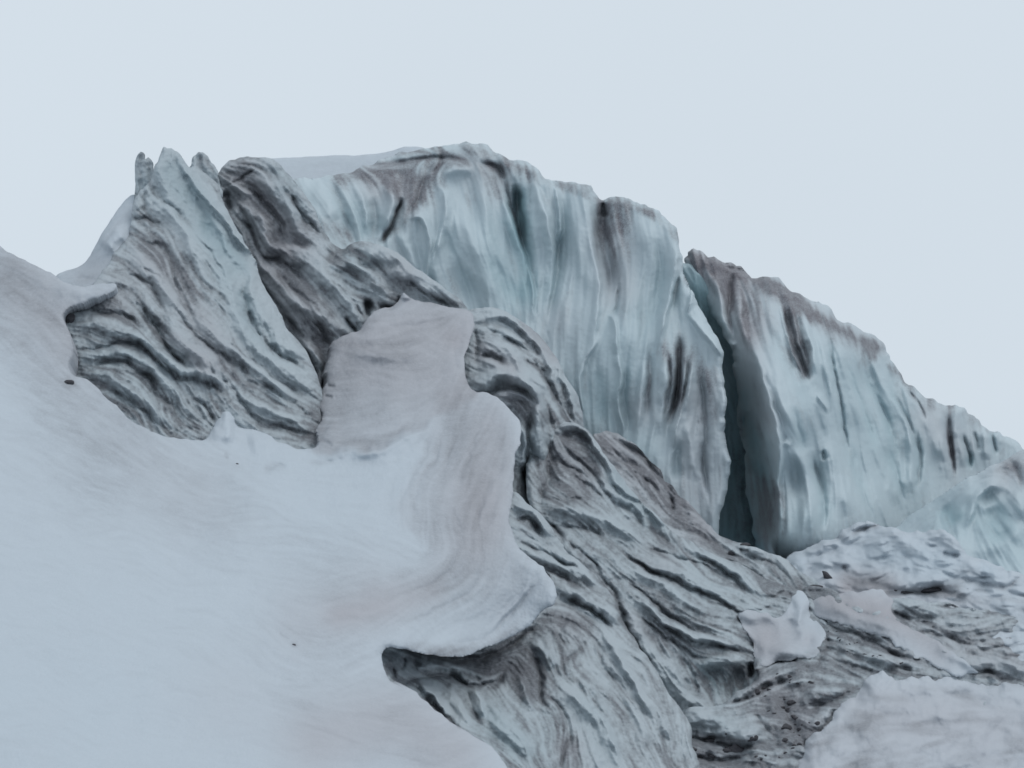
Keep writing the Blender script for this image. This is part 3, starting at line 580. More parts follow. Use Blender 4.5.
# ================================================================== CREVASSE BACK WALL
cre = mass('crevasse_wall', [(676, 262), (690, 262), (702, 272), (716, 285), (735, 300), (760, 340), (790, 420), (800, 500), (805, 580), (700, 590), (700, 480), (700, 380), (690, 320)],
    [(676, 262, 203), (716, 285, 203), (790, 420, 204), (800, 580, 200), (700, 590, 201), (700, 400, 206), (740, 480, 206)], M_CLIFF, seed=51, edge=(5, 1), thick=8, rough=.5,
    flows=[[(700, 290), (740, 400), (740, 560)]], layers=[(5, 50, .6, 'arete', .05), (2, 30, .15, 'arete', .05)], blue=[([(700, 300), (730, 400), (740, 560)], 50, .8)], dirt=[([(740, 430), (750, 540)], 20, .35), ([(745, 410), (748, 450)], 5, .5)])
tag(cre, 'deep teal back wall of the dark crevasse between the two cliffs', 'ice wall')

# ================================================================== RIGHT CLIFF
rc_out = [(684, 256), (686, 250), (693, 247), (700, 249), (706, 256), (716, 259), (726, 264), (736, 263), (744, 266), (750, 273), (752, 279), (762, 277), (774, 277), (784, 281), (790, 288), (802, 294), (812, 303), (822, 308), (828, 309), (834, 318), (846, 323), (854, 323), (862, 331), (874, 338),
    (884, 345), (886, 356), (894, 367), (901, 378), (906, 385), (914, 385), (918, 392), (926, 399), (936, 398), (946, 406), (952, 406), (956, 403), (966, 411), (978, 422), (990, 429), (1004, 434), (1014, 441), (1030, 452), (1080, 480), (1180, 520), (1180, 600), (1000, 620), (850, 600), (782, 575),
    (764, 560), (757, 556), (753, 530), (749, 500), (746, 470), (742, 440), (738, 405), (736, 385), (731, 368), (735, 354), (728, 341), (716, 322), (705, 304), (695, 288), (688, 276), (684, 264)]
rc_st = [
 # front rib by the crevasse
 (y5((312, 275), (330, 350), (352, 420), (375, 490), (368, 560), (372, 650), (375, 740)), 6, -1.5, 0, 0, 'L'), (y5((380, 490), (400, 500)), 3, -.4, 0, 0, 'r'),
 (y5((170, 110), (190, 160), (215, 210), (238, 260)), 6, 1.2, .1, .9), (y5((258, 90), (262, 180), (268, 260)), 4, .8, .55), (y5((240, 85), (300, 95), (330, 120)), 3, .7, .5), (y5((215, 100), (235, 170), (250, 250)), 5, -.6, 0, 0, 'r'),
 (y5((300, 150), (315, 180), (290, 215)), 4, .4, .3), (y5((280, 130), (290, 200), (285, 270)), 5, -.5, 0, 0, 'r'), (y5((230, 265), (270, 275)), 4, -.8, 0, 0, 'r'), (y5((285, 420), (285, 490)), 5, 1.3, .6, .3),
 (y5((360, 590), (365, 660), (365, 720)), 6, .6, .65), (y5((300, 300), (310, 420), (330, 560), (330, 700)), 12, 1.0, .1, .5, 'r'),
 # recess, darkened in colour as well as carved
 (z4((166, 198), (187, 300), (217, 400), (245, 490)), 3.5, 1.4, .65), (z4((180, 200), (200, 300), (225, 400), (245, 480)), 8, 2.0, .75, .2), (z4((215, 220), (235, 320), (248, 430)), 6, 1.2, .5), (z4((155, 190), (172, 290), (205, 400), (242, 490)), 3, -.7, 0, 0, 'R'),
 (z4((250, 250), (265, 350), (270, 450)), 5, -.9, 0, 0, 'L'), (z4((280, 290), (320, 400), (330, 500), (325, 580)), 5, -.7, 0, 0, 'L'), (z4((270, 520), (300, 560), (320, 590)), 4, -.6, 0, 0, 'R'),
 (z4((322, 280), (345, 420), (370, 560), (390, 700), (400, 768)), 4, .9, .18, .3), (z4((345, 290), (390, 420), (430, 560), (470, 700)), 5, -.6, 0, 0, 'r'), (z4((390, 380), (430, 500), (470, 620), (500, 740)), 4, .6, .05, .3),
 (z4((480, 340), (500, 440), (560, 560), (600, 660), (620, 768)), 5, -.6, 0, 0, 'L'), (z4((440, 400), (500, 520), (540, 640), (570, 768)), 5, .6, 0, .3), (z4((530, 440), (570, 560), (620, 660), (650, 768)), 5, .6, .1, .35),
 (z4((600, 480), (640, 570), (700, 680), (720, 768)), 5, -.6, 0, 0, 'r'), (z4((605, 490), (640, 560), (668, 625)), 4, 1.0, .8), (z4((745, 590), (755, 680), (765, 768)), 4, .9, .55), (z4((700, 560), (720, 660), (735, 768)), 5, -.6, 0, 0, 'r'), (z4((780, 560), (790, 680)), 5, -.5, 0, 0, 'r'),
 ([(964, 432), (966, 446), (969, 456), (970, 470)], 4, 1.2, .15, .7), ([(975, 430), (978, 442), (980, 452)], 3, .7, .12, .4), ([(990, 430), (995, 441), (997, 456)], 3, .8, .2, .5), ([(984, 430), (988, 446), (988, 460)], 4, -.6, 0, 0, 'r'),
 # hummocky lower face
 (z4((20, 280), (80, 420), (120, 520), (170, 600), (220, 680)), 8, -.6, 0, 0, 'r'), (z4((100, 250), (160, 380), (220, 500), (250, 600)), 7, .5, 0, .25, 'r'), (z4((180, 560), (210, 640), (240, 740)), 6, .7, 0, .4),
 (z4((250, 500), (290, 560), (330, 680), (340, 768)), 6, -.6, 0, 0, 'r'), (z8((60, 60), (150, 100), (180, 200), (180, 400)), 8, -.7, 0, 0, 'r'), (z8((190, 80), (210, 160), (240, 260), (235, 400)), 6, .9, .05, .5), (z8((225, 80), (245, 120)), 4, .7, .2, .4),
 (z8((260, 60), (290, 220), (330, 340)), 7, -.6, 0, 0, 'r'), (z8((350, 60), (370, 200), (430, 350)), 5, .5, 0, .3), (z8((420, 0), (460, 140), (520, 300)), 5, -.5, 0, 0, 'r'), (z8((480, 60), (530, 200), (560, 290)), 5, .5, 0, .3), (z8((600, 0), (615, 120), (610, 240)), 4, .7, .15, .3),
 (z8((560, 0), (580, 120), (580, 250)), 5, -.5, 0, 0, 'r'), (z8((740, 0), (745, 180)), 3, .8, .55), (z8((700, 0), (715, 200)), 5, -.5, 0, 0, 'r'), (z8((770, 0), (780, 150)), 4, -.4, 0, 0, 'r')]
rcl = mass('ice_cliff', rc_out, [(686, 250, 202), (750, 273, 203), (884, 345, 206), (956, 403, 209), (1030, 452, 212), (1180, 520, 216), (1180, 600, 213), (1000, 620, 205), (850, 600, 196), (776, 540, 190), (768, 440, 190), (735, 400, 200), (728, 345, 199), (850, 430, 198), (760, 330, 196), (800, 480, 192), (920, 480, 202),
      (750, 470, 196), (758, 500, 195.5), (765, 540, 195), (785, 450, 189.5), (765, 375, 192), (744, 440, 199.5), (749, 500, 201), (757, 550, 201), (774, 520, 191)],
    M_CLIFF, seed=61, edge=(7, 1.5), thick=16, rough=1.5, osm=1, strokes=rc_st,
    flows=[[(700, 260), (740, 340)], [(760, 290), (790, 400), (800, 540)], [(830, 330), (880, 520)], [(890, 370), (920, 500)], [(940, 410), (950, 480)], [(800, 310), (840, 430)]],
    layers=[(7, 70, .50, 'arete', 0), (3, 44, .24, 'arete', .05), (1.4, 26, .06, 'soft', .06)], dirt_lic=[(1.2, 22, .3), (3, 36, .25)], bumps=((24, .4), (10, .12)),
    dirt=[([(762, 480), (767, 520), (770, 550)], 8, .5), ([(752, 450), (756, 540)], 9, .25), ([(789, 306), (793, 330), (798, 350), (803, 376)], 6, .75), (z4((-190, 10), (-120, 60), (0, 80), (90, 110), (200, 170), (270, 230), (350, 285), (430, 320), (500, 350)), 5.5, .95), (z4((100, 130), (200, 190), (280, 260)), 6, .5), (z4((430, 340), (480, 380)), 7, .5), (z4((310, 290), (350, 340)), 6, .35), (z4((390, 340), (430, 400)), 7, .3),
          (z4((0, 60), (50, 160), (30, 260)), 12, .45), (z4((-180, 20), (-60, 120)), 14, .4), (y5((250, 90), (270, 240)), 10, .35), (z4((0, 280), (50, 340)), 12, .2), (z4((600, 480), (760, 560)), 5, .5), (z4((680, 550), (760, 600)), 7, .35), (z4((540, 420), (600, 470)), 4, .4), (z4((770, 570), (900, 650)), 5, .2),
          (y5((330, 130), (400, 170), (440, 210)), 6, .4), (y5((345, 600), (355, 700)), 12, .3), (y5((340, 480), (375, 500)), 8, .15), ([(750, 360), (760, 420)], 14, .12)],
    blue=[([(744, 430), (750, 490), (756, 545)], 12, .6), ([(850, 380), (900, 470)], 40, .15), ([(755, 480), (760, 540)], 16, .7), ([(748, 440), (740, 400)], 12, .5), ([(800, 520)], 24, .2), (z8((810, 120),), 10, .5)],
    warm=[([(700, 270), (730, 290), (750, 320)], 24, .5), ([(745, 340), (765, 420)], 16, .35), (z4((-180, 20), (0, 80), (200, 170), (350, 285), (500, 350)), 12, .35), ([(930, 420), (960, 450)], 24, .35), ([(772, 500)], 12, .3)])
tag(rcl, 'long fluted pale ice cliff with brown rim running down to the right of the crevasse', 'ice cliff')

# ================================================================== BLUE MOUND AND SNOW BANK AT RIGHT
mnd = mass('ice_mound', [(890, 530), (902, 524), (914, 512), (926, 506), (938, 496), (952, 489), (962, 480), (980, 472), (992, 464), (1006, 459), (1018, 450), (1040, 446), (1100, 430), (1180, 440), (1180, 610), (1010, 600), (960, 590), (905, 560)],
    [(902, 524, 189), (962, 480, 189), (1018, 450, 190), (1100, 430, 192), (1180, 600, 182), (1010, 600, 179), (905, 560, 184), (985, 530, 182), (1100, 500, 186)], M_CLIFF, seed=71, edge=(12, 2.2), thick=12, rough=.7, osm=1,
    strokes=[(z8((640, 290), (740, 210), (860, 150), (950, 120), (1024, 100)), 6, -.7, 0, 0, 'r'), (z8((780, 390), (820, 300), (850, 230), (900, 200), (960, 230)), 8, -.9, 0, 0, 'R'), (z8((880, 300), (910, 370), (960, 440)), 12, 1.0, .03, .3, 'r'), (z8((700, 300), (760, 380)), 10, .7, .05, .4, 'r'),
             (z8((850, 210), (920, 300), (1000, 400)), 5, .3, 0, .2, 'r'), (z8((960, 110), (1000, 160), (1024, 230)), 6, .6, .3), (z8((980, 240), (1040, 330)), 8, -.6, 0, 0, 'r')],
    flows=[z8((640, 290), (860, 160)), z8((850, 230), (960, 440))], layers=[(6, 30, .3, 'fold', 0), (2.5, 20, .1, 'fold', .03)], bumps=((16, .6), (7, .2)),
    dirt=[([(1010, 465), (1060, 450)], 12, .4), ([(960, 485), (1010, 462)], 5, .2)], blue=[([(990, 520), (1020, 550)], 30, .25), ([(950, 520)], 20, .2)], warm=[([(1010, 470)], 25, .4)])
tag(mnd, 'rounded pale blue ice mound standing before the end of the right cliff', 'ice mound')
bank = mass('snow_bank', [(770, 600), (780, 562), (790, 553), (806, 549), (824, 540), (834, 536), (844, 528), (854, 523), (862, 520), (874, 520), (884, 526), (894, 528), (904, 534), (918, 532), (934, 528), (948, 530), (958, 538), (962, 552), (970, 558), (984, 558), (998, 566), (1006, 574), (1016, 572), (1030, 576), (1180, 572), (1180, 660), (900, 680), (800, 660)],
    [(780, 562, 184), (862, 520, 186), (950, 535, 180), (1180, 572, 178), (1180, 660, 168), (900, 680, 166), (800, 660, 168), (880, 580, 178), (1000, 600, 174)], M_SNOW, seed=73, edge=(9, 1.4), thick=9, rough=1.3, osm=1,
    strokes=[(z8((160, 490), (270, 440), (350, 400), (430, 360), (480, 380)), 5, -.8, 0, 0, 'r'), (z8((340, 430), (400, 400), (470, 385)), 4, .6, .55), (z8((240, 460), (330, 420)), 3, .4, .3), (z8((440, 420), (520, 400), (600, 470), (640, 500)), 6, -.6, 0, 0, 'r'), (z8((420, 510), (500, 480), (600, 500)), 6, .4, .15, .1),
             (z8((640, 400), (740, 410), (780, 480)), 8, -.6, 0, 0, 'r'), (z8((700, 490), (770, 500)), 5, .6, .25), (z8((640, 540), (720, 580), (800, 560)), 5, .5, .15, .1), (z8((780, 520), (860, 530), (930, 580), (880, 610)), 8, -.7, 0, 0, 'r'), (z8((850, 600), (940, 610), (1024, 570)), 4, .5, .25),
             (z8((310, 530), (320, 570)), 4, .5, .45), (z8((330, 600), (450, 590), (520, 640)), 6, .4, .35), (z8((100, 520), (260, 520), (420, 560)), 6, -.4, 0, 0, 'r'), (z8((480, 620), (560, 650), (700, 640), (790, 625)), 6, .9, .75), (z8((500, 580), (600, 590), (720, 610)), 5, -.6, 0, 0, 'r'), (z8((820, 620), (900, 630)), 4, .3, .25)],
    flows=[z8((100, 520), (400, 560), (700, 610), (1000, 600)), z8((160, 490), (430, 370))], layers=[(6, 26, .30, 'fold', .04), (3.0, 16, .26, 'fold', .10), (1.5, 9, .12, 'fold', .06)], bumps=((14, .3), (5, .16), (2.2, .06)), dirt_lic=[(1.4, 20, .3)],
    dirt=[(z8((340, 590), (430, 600)), 10, .4), (z8((500, 630), (760, 640)), 7, .5), ([(800, 620), (900, 640)], 25, .25), (z8((800, 440),), 12, .1), ([(970, 600), (1100, 620)], 20, .12)], warm=[(z8((330, 600), (480, 610)), 14, .6), ([(800, 600), (960, 620)], 24, .4)], blue=[(z8((440, 490), (700, 520)), 18, .4), (z8((130, 540),), 12, .4), (z8((880, 560),), 12, .4)])
tag(bank, 'lumpy white snow bank heaped at the foot of the right cliff', 'snow bank')

# ================================================================== WRINKLED DOME
dome = mass('wrinkled_ice_dome', [(452, 320), (462, 312), (476, 309), (488, 307), (500, 309), (512, 316), (522, 322), (534, 330), (544, 341), (552, 352), (560, 364), (566, 378), (574, 388), (580, 402), (583, 416), (584, 430), (574, 440), (570, 470), (565, 540), (520, 560), (480, 500), (450, 420), (448, 360)],
    [(462, 312, 187), (500, 309, 188), (552, 352, 187), (583, 416, 184), (565, 540, 174), (500, 540, 170), (480, 450, 176), (460, 360, 183), (520, 380, 180), (545, 430, 179), (535, 480, 178)], M_ICE, KD=.5, seed=81, edge=(6, 1.2), thick=12, rough=.6, osm=1,
    strokes=[(z6((680, 110), (740, 80), (820, 95), (890, 145), (950, 220), (1000, 320), (1040, 420)), 5, -.7, 0, 0, 'R'), (z6((700, 190), (760, 185), (830, 250), (880, 310), (960, 350), (1010, 420)), 6, -.9, 0, 0, 'R'), (z6((690, 120), (760, 130), (830, 190), (900, 230), (960, 320), (1024, 440)), 4, .7, .3),
             (z6((650, 345), (700, 365), (760, 335), (830, 320), (900, 350), (950, 400), (975, 480)), 7, -1.5, 0, 0, 'r'), (z6((670, 395), (740, 405), (800, 375), (865, 380), (920, 420), (945, 480)), 5, .8, .45), (z6((700, 215), (760, 220), (820, 270), (860, 300)), 5, -.6, 0, 0, 'r'),
             (z6((705, 260), (760, 250), (810, 300)), 5, .9, .35), (z6((720, 290), (750, 280), (780, 300)), 4, -.5, 0, 0, 'r'), (z6((770, 150), (830, 170), (900, 210)), 4, -.6, 0, 0, 'r'), (z6((840, 210), (900, 260), (950, 300)), 4, .7, .45), (z6((690, 140), (700, 200), (690, 300)), 5, .6, .25),
             (z6((760, 420), (830, 400), (900, 440), (930, 520)), 5, -.6, 0, 0, 'r'), (z6((790, 470), (840, 480), (880, 530)), 7, .7, .35, .2), (z6((820, 440), (870, 450), (910, 500)), 3, .5, .3),
             (z7((0, 75), (80, 85), (130, 140), (155, 230), (150, 330), (175, 440), (172, 520)), 6, -1.1, 0, 0, 'r'), (z7((110, 190), (125, 300), (110, 400), (95, 520), (100, 600)), 5, .9, .35), (z7((200, 20), (255, 110), (300, 240), (312, 300)), 5, -.8, 0, 0, 'R'),
             (z7((150, 30), (220, 140), (270, 260)), 4, .8, .35), (z7((180, 160), (200, 260), (190, 330)), 5, .7, .55), (z7((110, 440), (125, 540), (150, 640)), 8, 2.0, .55, .5), (z7((60, 130), (100, 180)), 4, .4, .3), (z7((0, 170), (60, 180), (120, 230)), 6, .5, .35), (z7((60, 280), (110, 330), (85, 470)), 4, -.5, 0, 0, 'r'), (z7((190, 350), (190, 470), (170, 620)), 6, .9, .45)],
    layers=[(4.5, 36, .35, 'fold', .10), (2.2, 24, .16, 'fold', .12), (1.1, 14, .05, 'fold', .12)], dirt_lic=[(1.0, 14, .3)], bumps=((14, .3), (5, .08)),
    dirt=[(z6((720, 230), (820, 280)), 10, .3), (z6((780, 430), (880, 500)), 12, .35), (z7((180, 270), (230, 280)), 12, .5), (z7((130, 560), (120, 640)), 12, .5), (z6((900, 200), (1000, 350)), 10, .25), (z6((880, 130), (940, 150)), 6, .6), (z7((60, 460), (90, 560)), 8, .5), (z7((240, 150), (300, 270)), 7, .3)],
    warm=[(z6((720, 250), (830, 300)), 12, .4), (z7((40, 180), (100, 220)), 14, .5), (z6((900, 140), (1000, 260)), 10, .4)], blue=[(z7((130, 500), (120, 620)), 14, .6)])
tag(dome, 'small dome of wrinkled grey ice with rolled folds above the tip of the snow slope', 'ice dome')

# ================================================================== BROWN SLAB RIDGE
slab = mass('stained_ice_slab', [(590, 434), (604, 433), (618, 434), (634, 442), (646, 454), (656, 466), (668, 482), (680, 494), (692, 508), (706, 522), (718, 534), (734, 540), (744, 545), (760, 549), (776, 556), (790, 564), (806, 574), (822, 584), (834, 598), (825, 625), (770, 620), (690, 600), (620, 540), (590, 480)],
    [(600, 433, 185), (656, 466, 184.5), (706, 522, 183), (760, 549, 182), (834, 598, 177), (770, 620, 174), (690, 600, 174), (610, 500, 180), (700, 560, 178)], M_ICE, seed=91, edge=(5, .9), thick=12, rough=1.3, osm=1,
    strokes=[(z7((400, 340), (500, 360), (590, 430), (680, 520), (760, 610), (850, 700)), 5, -.6, 0, 0, 'R'), (z7((420, 370), (500, 450), (560, 520), (620, 580)), 4, .8, .5), (z7((460, 350), (560, 430), (640, 520), (700, 600)), 4, .6, .3), (z7((660, 580), (670, 640)), 4, .9, .5), (z7((780, 620), (840, 700), (900, 768)), 5, .7, .4), (z7((700, 600), (800, 700), (880, 768)), 5, -.5, 0, 0, 'r'),
             (y2((390, 20), (450, 10), (500, 50)), 5, -.5, 0, 0, 'r'), (y2((400, 20), (440, 22)), 4, .7, .6), (y2((350, 50), (390, 40)), 4, .5, .5), (y2((440, 50), (540, 90), (600, 150)), 3, .5, .4), (y2((340, 60), (450, 110), (560, 180)), 4, .6, .3), (y2((320, 90), (420, 150), (540, 210)), 5, -.5, 0, 0, 'r')],
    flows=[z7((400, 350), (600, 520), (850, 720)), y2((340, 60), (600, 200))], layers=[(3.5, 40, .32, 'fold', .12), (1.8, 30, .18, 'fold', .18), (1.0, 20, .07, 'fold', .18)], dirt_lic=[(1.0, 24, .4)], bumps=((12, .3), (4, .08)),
    dirt=[(z7((400, 360), (520, 430), (650, 560), (760, 680)), 17, .62), ([(710, 545), (800, 590)], 16, .35), (y2((580, 200), (600, 170)), 6, .6)], warm=[(z7((400, 350), (600, 500), (800, 700)), 22, .5)])
tag(slab, 'narrow purple brown stained slab of ice leaning against the foot of the tall cliff', 'ice slab')

# ================================================================== BIG BANDED RIDGE (CENTRE)
big_st = [
 (y1((800, 105), (850, 165), (885, 235), (890, 290), (940, 350), (1000, 430)), 6, 1.2, .55), (y1((690, 0), (760, 60), (820, 120)), 4, .8, .5),
 (z7((190, 330), (260, 292), (330, 310), (380, 370), (430, 450), (490, 530), (560, 600), (640, 670), (740, 768)), 6, -1.1, 0, 0, 'R'), (z7((370, 440), (440, 540), (540, 620), (620, 700)), 7, -.7, 0, 0, 'r'), (z7((240, 340), (310, 330), (360, 380)), 6, .5, .6), (z7((230, 380), (320, 460), (400, 530), (470, 590)), 5, .8, .4),
 (z7((190, 430), (280, 470), (370, 530)), 4, .5, .3), (z7((440, 580), (520, 640), (570, 700)), 5, .8, .35), (z7((195, 340), (185, 460), (180, 580), (150, 640)), 7, 1.1, .5), (z7((170, 620), (300, 620), (420, 660), (540, 740), (600, 790)), 7, -.9, 0, 0, 'L'), (z7((200, 700), (300, 690), (420, 740)), 5, .7, .4), (z7((150, 650), (210, 710), (250, 768)), 5, 1.0, .65),
 (z7((190, 600), (270, 600), (340, 580)), 4, .6, .45), (z7((260, 500), (350, 540), (420, 580)), 4, .5, .3), (z7((480, 660), (600, 700), (700, 768)), 5, .6, .3),
 (y2((0, 15), (100, 80), (220, 130), (340, 190), (430, 240), (520, 240)), 6, -.7, 0, 0, 'r'), (y2((0, 40), (110, 105), (230, 155), (380, 220), (460, 260)), 4, 1.0, .5), (y2((0, 75), (110, 130), (220, 190), (330, 250)), 5, -.6, 0, 0, 'r'), (y2((60, 0), (160, 60), (280, 90), (380, 150)), 4, .7, .35), (y2((180, 0), (260, 40), (400, 110), (520, 190)), 4, -.5, 0, 0, 'r'), (y2((220, 50), (340, 100), (470, 180)), 4, .6, .3),
 (y2((-10, 140), (60, 165), (120, 200), (200, 255), (270, 300), (350, 330)), 5, 1.2, .65), (y2((0, 165), (80, 200), (160, 260), (260, 320), (400, 370), (440, 380)), 6, -.8, 0, 0, 'R'), (y2((100, 240), (200, 300), (300, 350), (420, 390)), 4, .6, .3), (y2((180, 230), (260, 270), (330, 320)), 6, .4, .35),
 (y2((30, 230), (130, 290), (240, 370), (330, 400)), 4, .7, .35), (y2((0, 215), (60, 280), (110, 370), (150, 440), (200, 520), (290, 580)), 7, -.6, 0, 0, 'r'), (y2((260, 400), (340, 410), (430, 410)), 6, -.5, 0, 0, 'r'), (y2((300, 420), (330, 480), (300, 540)), 9, .8, .25, .5, 'r'), (y2((380, 430), (400, 480), (350, 530)), 9, 1.1, .35, .5, 'r'), (y2((430, 410), (435, 470)), 5, 1.8, .85),
 (y2((200, 360), (250, 450), (270, 550)), 5, .5, .2, .2), (y2((150, 380), (200, 470), (240, 560)), 5, -.5, 0, 0, 'r'), (y2((395, 250), (440, 310), (442, 370)), 4, 1.0, .55), (y2((480, 200), (560, 170), (590, 200)), 3, .6, .5), (y2((340, 220), (430, 240), (540, 230)), 3, .5, .4)]
big = mass('banded_ice_ridge', [(524, 470), (530, 446), (538, 434), (550, 426), (562, 421), (576, 423), (588, 430), (596, 442), (604, 455), (616, 470), (628, 487), (640, 500), (655, 515), (672, 530), (690, 540), (710, 552), (735, 562), (760, 575), (785, 585), (805, 592), (825, 605), (835, 640), (800, 700), (740, 740), (660, 770), (640, 720), (625, 650), (596, 600), (560, 545), (530, 510)],
    [(538, 434, 179), (576, 423, 182), (640, 500, 179), (710, 552, 177), (805, 592, 175), (825, 680, 166), (740, 740, 160), (660, 770, 158), (625, 660, 163), (560, 545, 169), (600, 540, 171), (700, 620, 168), (530, 500, 174), (740, 600, 171.5), (740, 680, 166)], M_ICE, seed=101, edge=(6, 1.2), thick=12, rough=.8, osm=1, dirt_base=.04, strokes=big_st,
    flows=[z7((220, 320), (400, 480), (700, 740)), y2((0, 0), (250, 110), (450, 210)), y2((0, 180), (200, 310), (430, 400)), y2((100, 330), (200, 500), (260, 590)), y2((280, 420), (290, 540))],
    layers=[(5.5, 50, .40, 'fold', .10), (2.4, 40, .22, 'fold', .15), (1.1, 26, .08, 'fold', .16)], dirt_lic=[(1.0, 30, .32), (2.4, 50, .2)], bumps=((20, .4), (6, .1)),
    dirt=[([(556, 436), (580, 440), (590, 470)], 14, .32), ([(552, 470), (570, 500)], 16, .25), (y2((250, 430), (340, 480), (400, 440)), 16, .3), ([(580, 500), (620, 580)], 24, .15), (z7((280, 320), (320, 330)), 10, .4), (z7((210, 400), (260, 520)), 18, .32), (z7((250, 560),), 18, .2), ([(600, 520), (700, 570), (780, 600)], 30, .16), ([(640, 600), (720, 640)], 30, .16), ([(660, 560)], 30, .1), (y2((330, 450), (400, 460)), 14, .3), ([(770, 590), (800, 600)], 12, .35)],
    blue=[(y2((300, 430), (380, 500)), 14, .5), ([(620, 540), (740, 600)], 50, .12), (z7((450, 500), (600, 680)), 10, .3)], warm=[(z7((230, 400), (330, 500)), 20, .3), ([(660, 560)], 20, .2), (y2((50, 280), (150, 330)), 12, .25)])
tag(big, 'broad grey ridge of swept banded ice left of the star shaped snow patch', 'ice ridge')

# ================================================================== LOWER FACE UNDER THE SNOW LIP
low_st = [
 (y1((800, 105), (850, 165), (885, 235), (890, 290), (930, 360)), 6, 1.4, .7),
 (y1((70, 375), (130, 372), (230, 385), (340, 402), (430, 392), (500, 362), (560, 315), (640, 262)), 8, 1.6, .85), (y1((100, 410), (110, 460), (170, 490)), 5, .8, .7), (y1((135, 390), (145, 440)), 5, .8, .5),  # shade of the hollow under the snow lip painted in with the groove
 (y1((180, 425), (280, 425), (370, 430)), 7, -1.0, 0, 0, 'r'), (y1((120, 480), (210, 465), (300, 465), (370, 485), (430, 500), (500, 450)), 5, 1.1, .6), (y1((560, 390), (600, 440), (600, 530), (640, 560)), 7, 1.3, .55), (y1((480, 440), (430, 520)), 5, .7, .5),
 (y1((185, 478), (250, 520), (290, 560), (310, 590)), 5, -.9, 0, 0, 'R'), (y1((200, 510), (260, 560), (320, 610), (360, 650)), 4, .9, .7), (y1((290, 490), (340, 560), (400, 620)), 6, -.8, 0, 0, 'L'), (y1((380, 490), (410, 540), (425, 600)), 5, -.9, 0, 0, 'L'), (y1((350, 500), (400, 580), (420, 620)), 4, .6, .3),
 (y1((510, 460), (540, 520), (590, 580)), 5, -.8, 0, 0, 'L'), (y1((420, 620), (480, 690), (560, 768)), 6, .4, .12, .2, 'r'), (y1((440, 560), (520, 650), (600, 740)), 8, -.5, 0, 0, 'r'), (y1((600, 560), (640, 640), (640, 720)), 7, .4, .08, .3, 'r'), (y1((690, 620), (715, 680), (700, 740), (680, 790)), 5, .9, .55), (y1((640, 520), (690, 580), (700, 640)), 5, .7, .35),
 (y1((640, 470), (720, 530), (800, 600), (850, 670), (870, 768)), 7, -.9, 0, 0, 'L'), (y1((760, 520), (820, 590), (830, 650)), 5, .7, .35), (y1((810, 280), (850, 380), (940, 520), (1010, 640)), 6, -.8, 0, 0, 'R'), (y1((780, 320), (830, 430), (900, 540), (960, 640)), 5, .6, .25), (y1((870, 500), (930, 600), (980, 700)), 6, -.6, 0, 0, 'r'), (y1((680, 420), (730, 370), (770, 340)), 6, .7, .6),
 (y1((580, 340), (630, 390), (640, 440)), 6, -.7, 0, 0, 'r'), (y1((660, 310), (690, 370)), 5, .5, .35), (y1((690, 280), (740, 330)), 6, -.5, 0, 0, 'r'),
 # upper folds to the right of the lip
 (y1((640, 150), (720, 170), (800, 210), (860, 250), (900, 300)), 7, -1.1, 0, 0, 'r'), (y1((670, 200), (750, 210), (820, 250), (850, 300)), 5, .9, .45), (y1((520, 20), (600, 50), (700, 100), (770, 140)), 5, -.7, 0, 0, 'r'), (y1((520, 5), (580, 15), (680, 70), (760, 110)), 4, .8, .5), (y1((560, 60), (600, 90), (640, 130)), 5, .8, .6),
 (y1((620, 90), (690, 130), (760, 170), (830, 210)), 4, .5, .25), (y1((700, 20), (790, 90), (830, 130)), 5, .8, .35), (y1((640, 20), (740, 90), (800, 160)), 5, -.6, 0, 0, 'r'), (y1((640, 0), (760, 60), (820, 130), (870, 190)), 4, .6, .3), (z7((40, 600), (110, 620), (160, 680), (220, 740)), 6, -.8, 0, 0, 'R'), (z7((50, 650), (110, 660), (170, 720)), 5, .8, .6), (z7((60, 700), (140, 740)), 4, .5, .4), (z7((60, 480), (70, 560)), 5, 1.0, .7)]
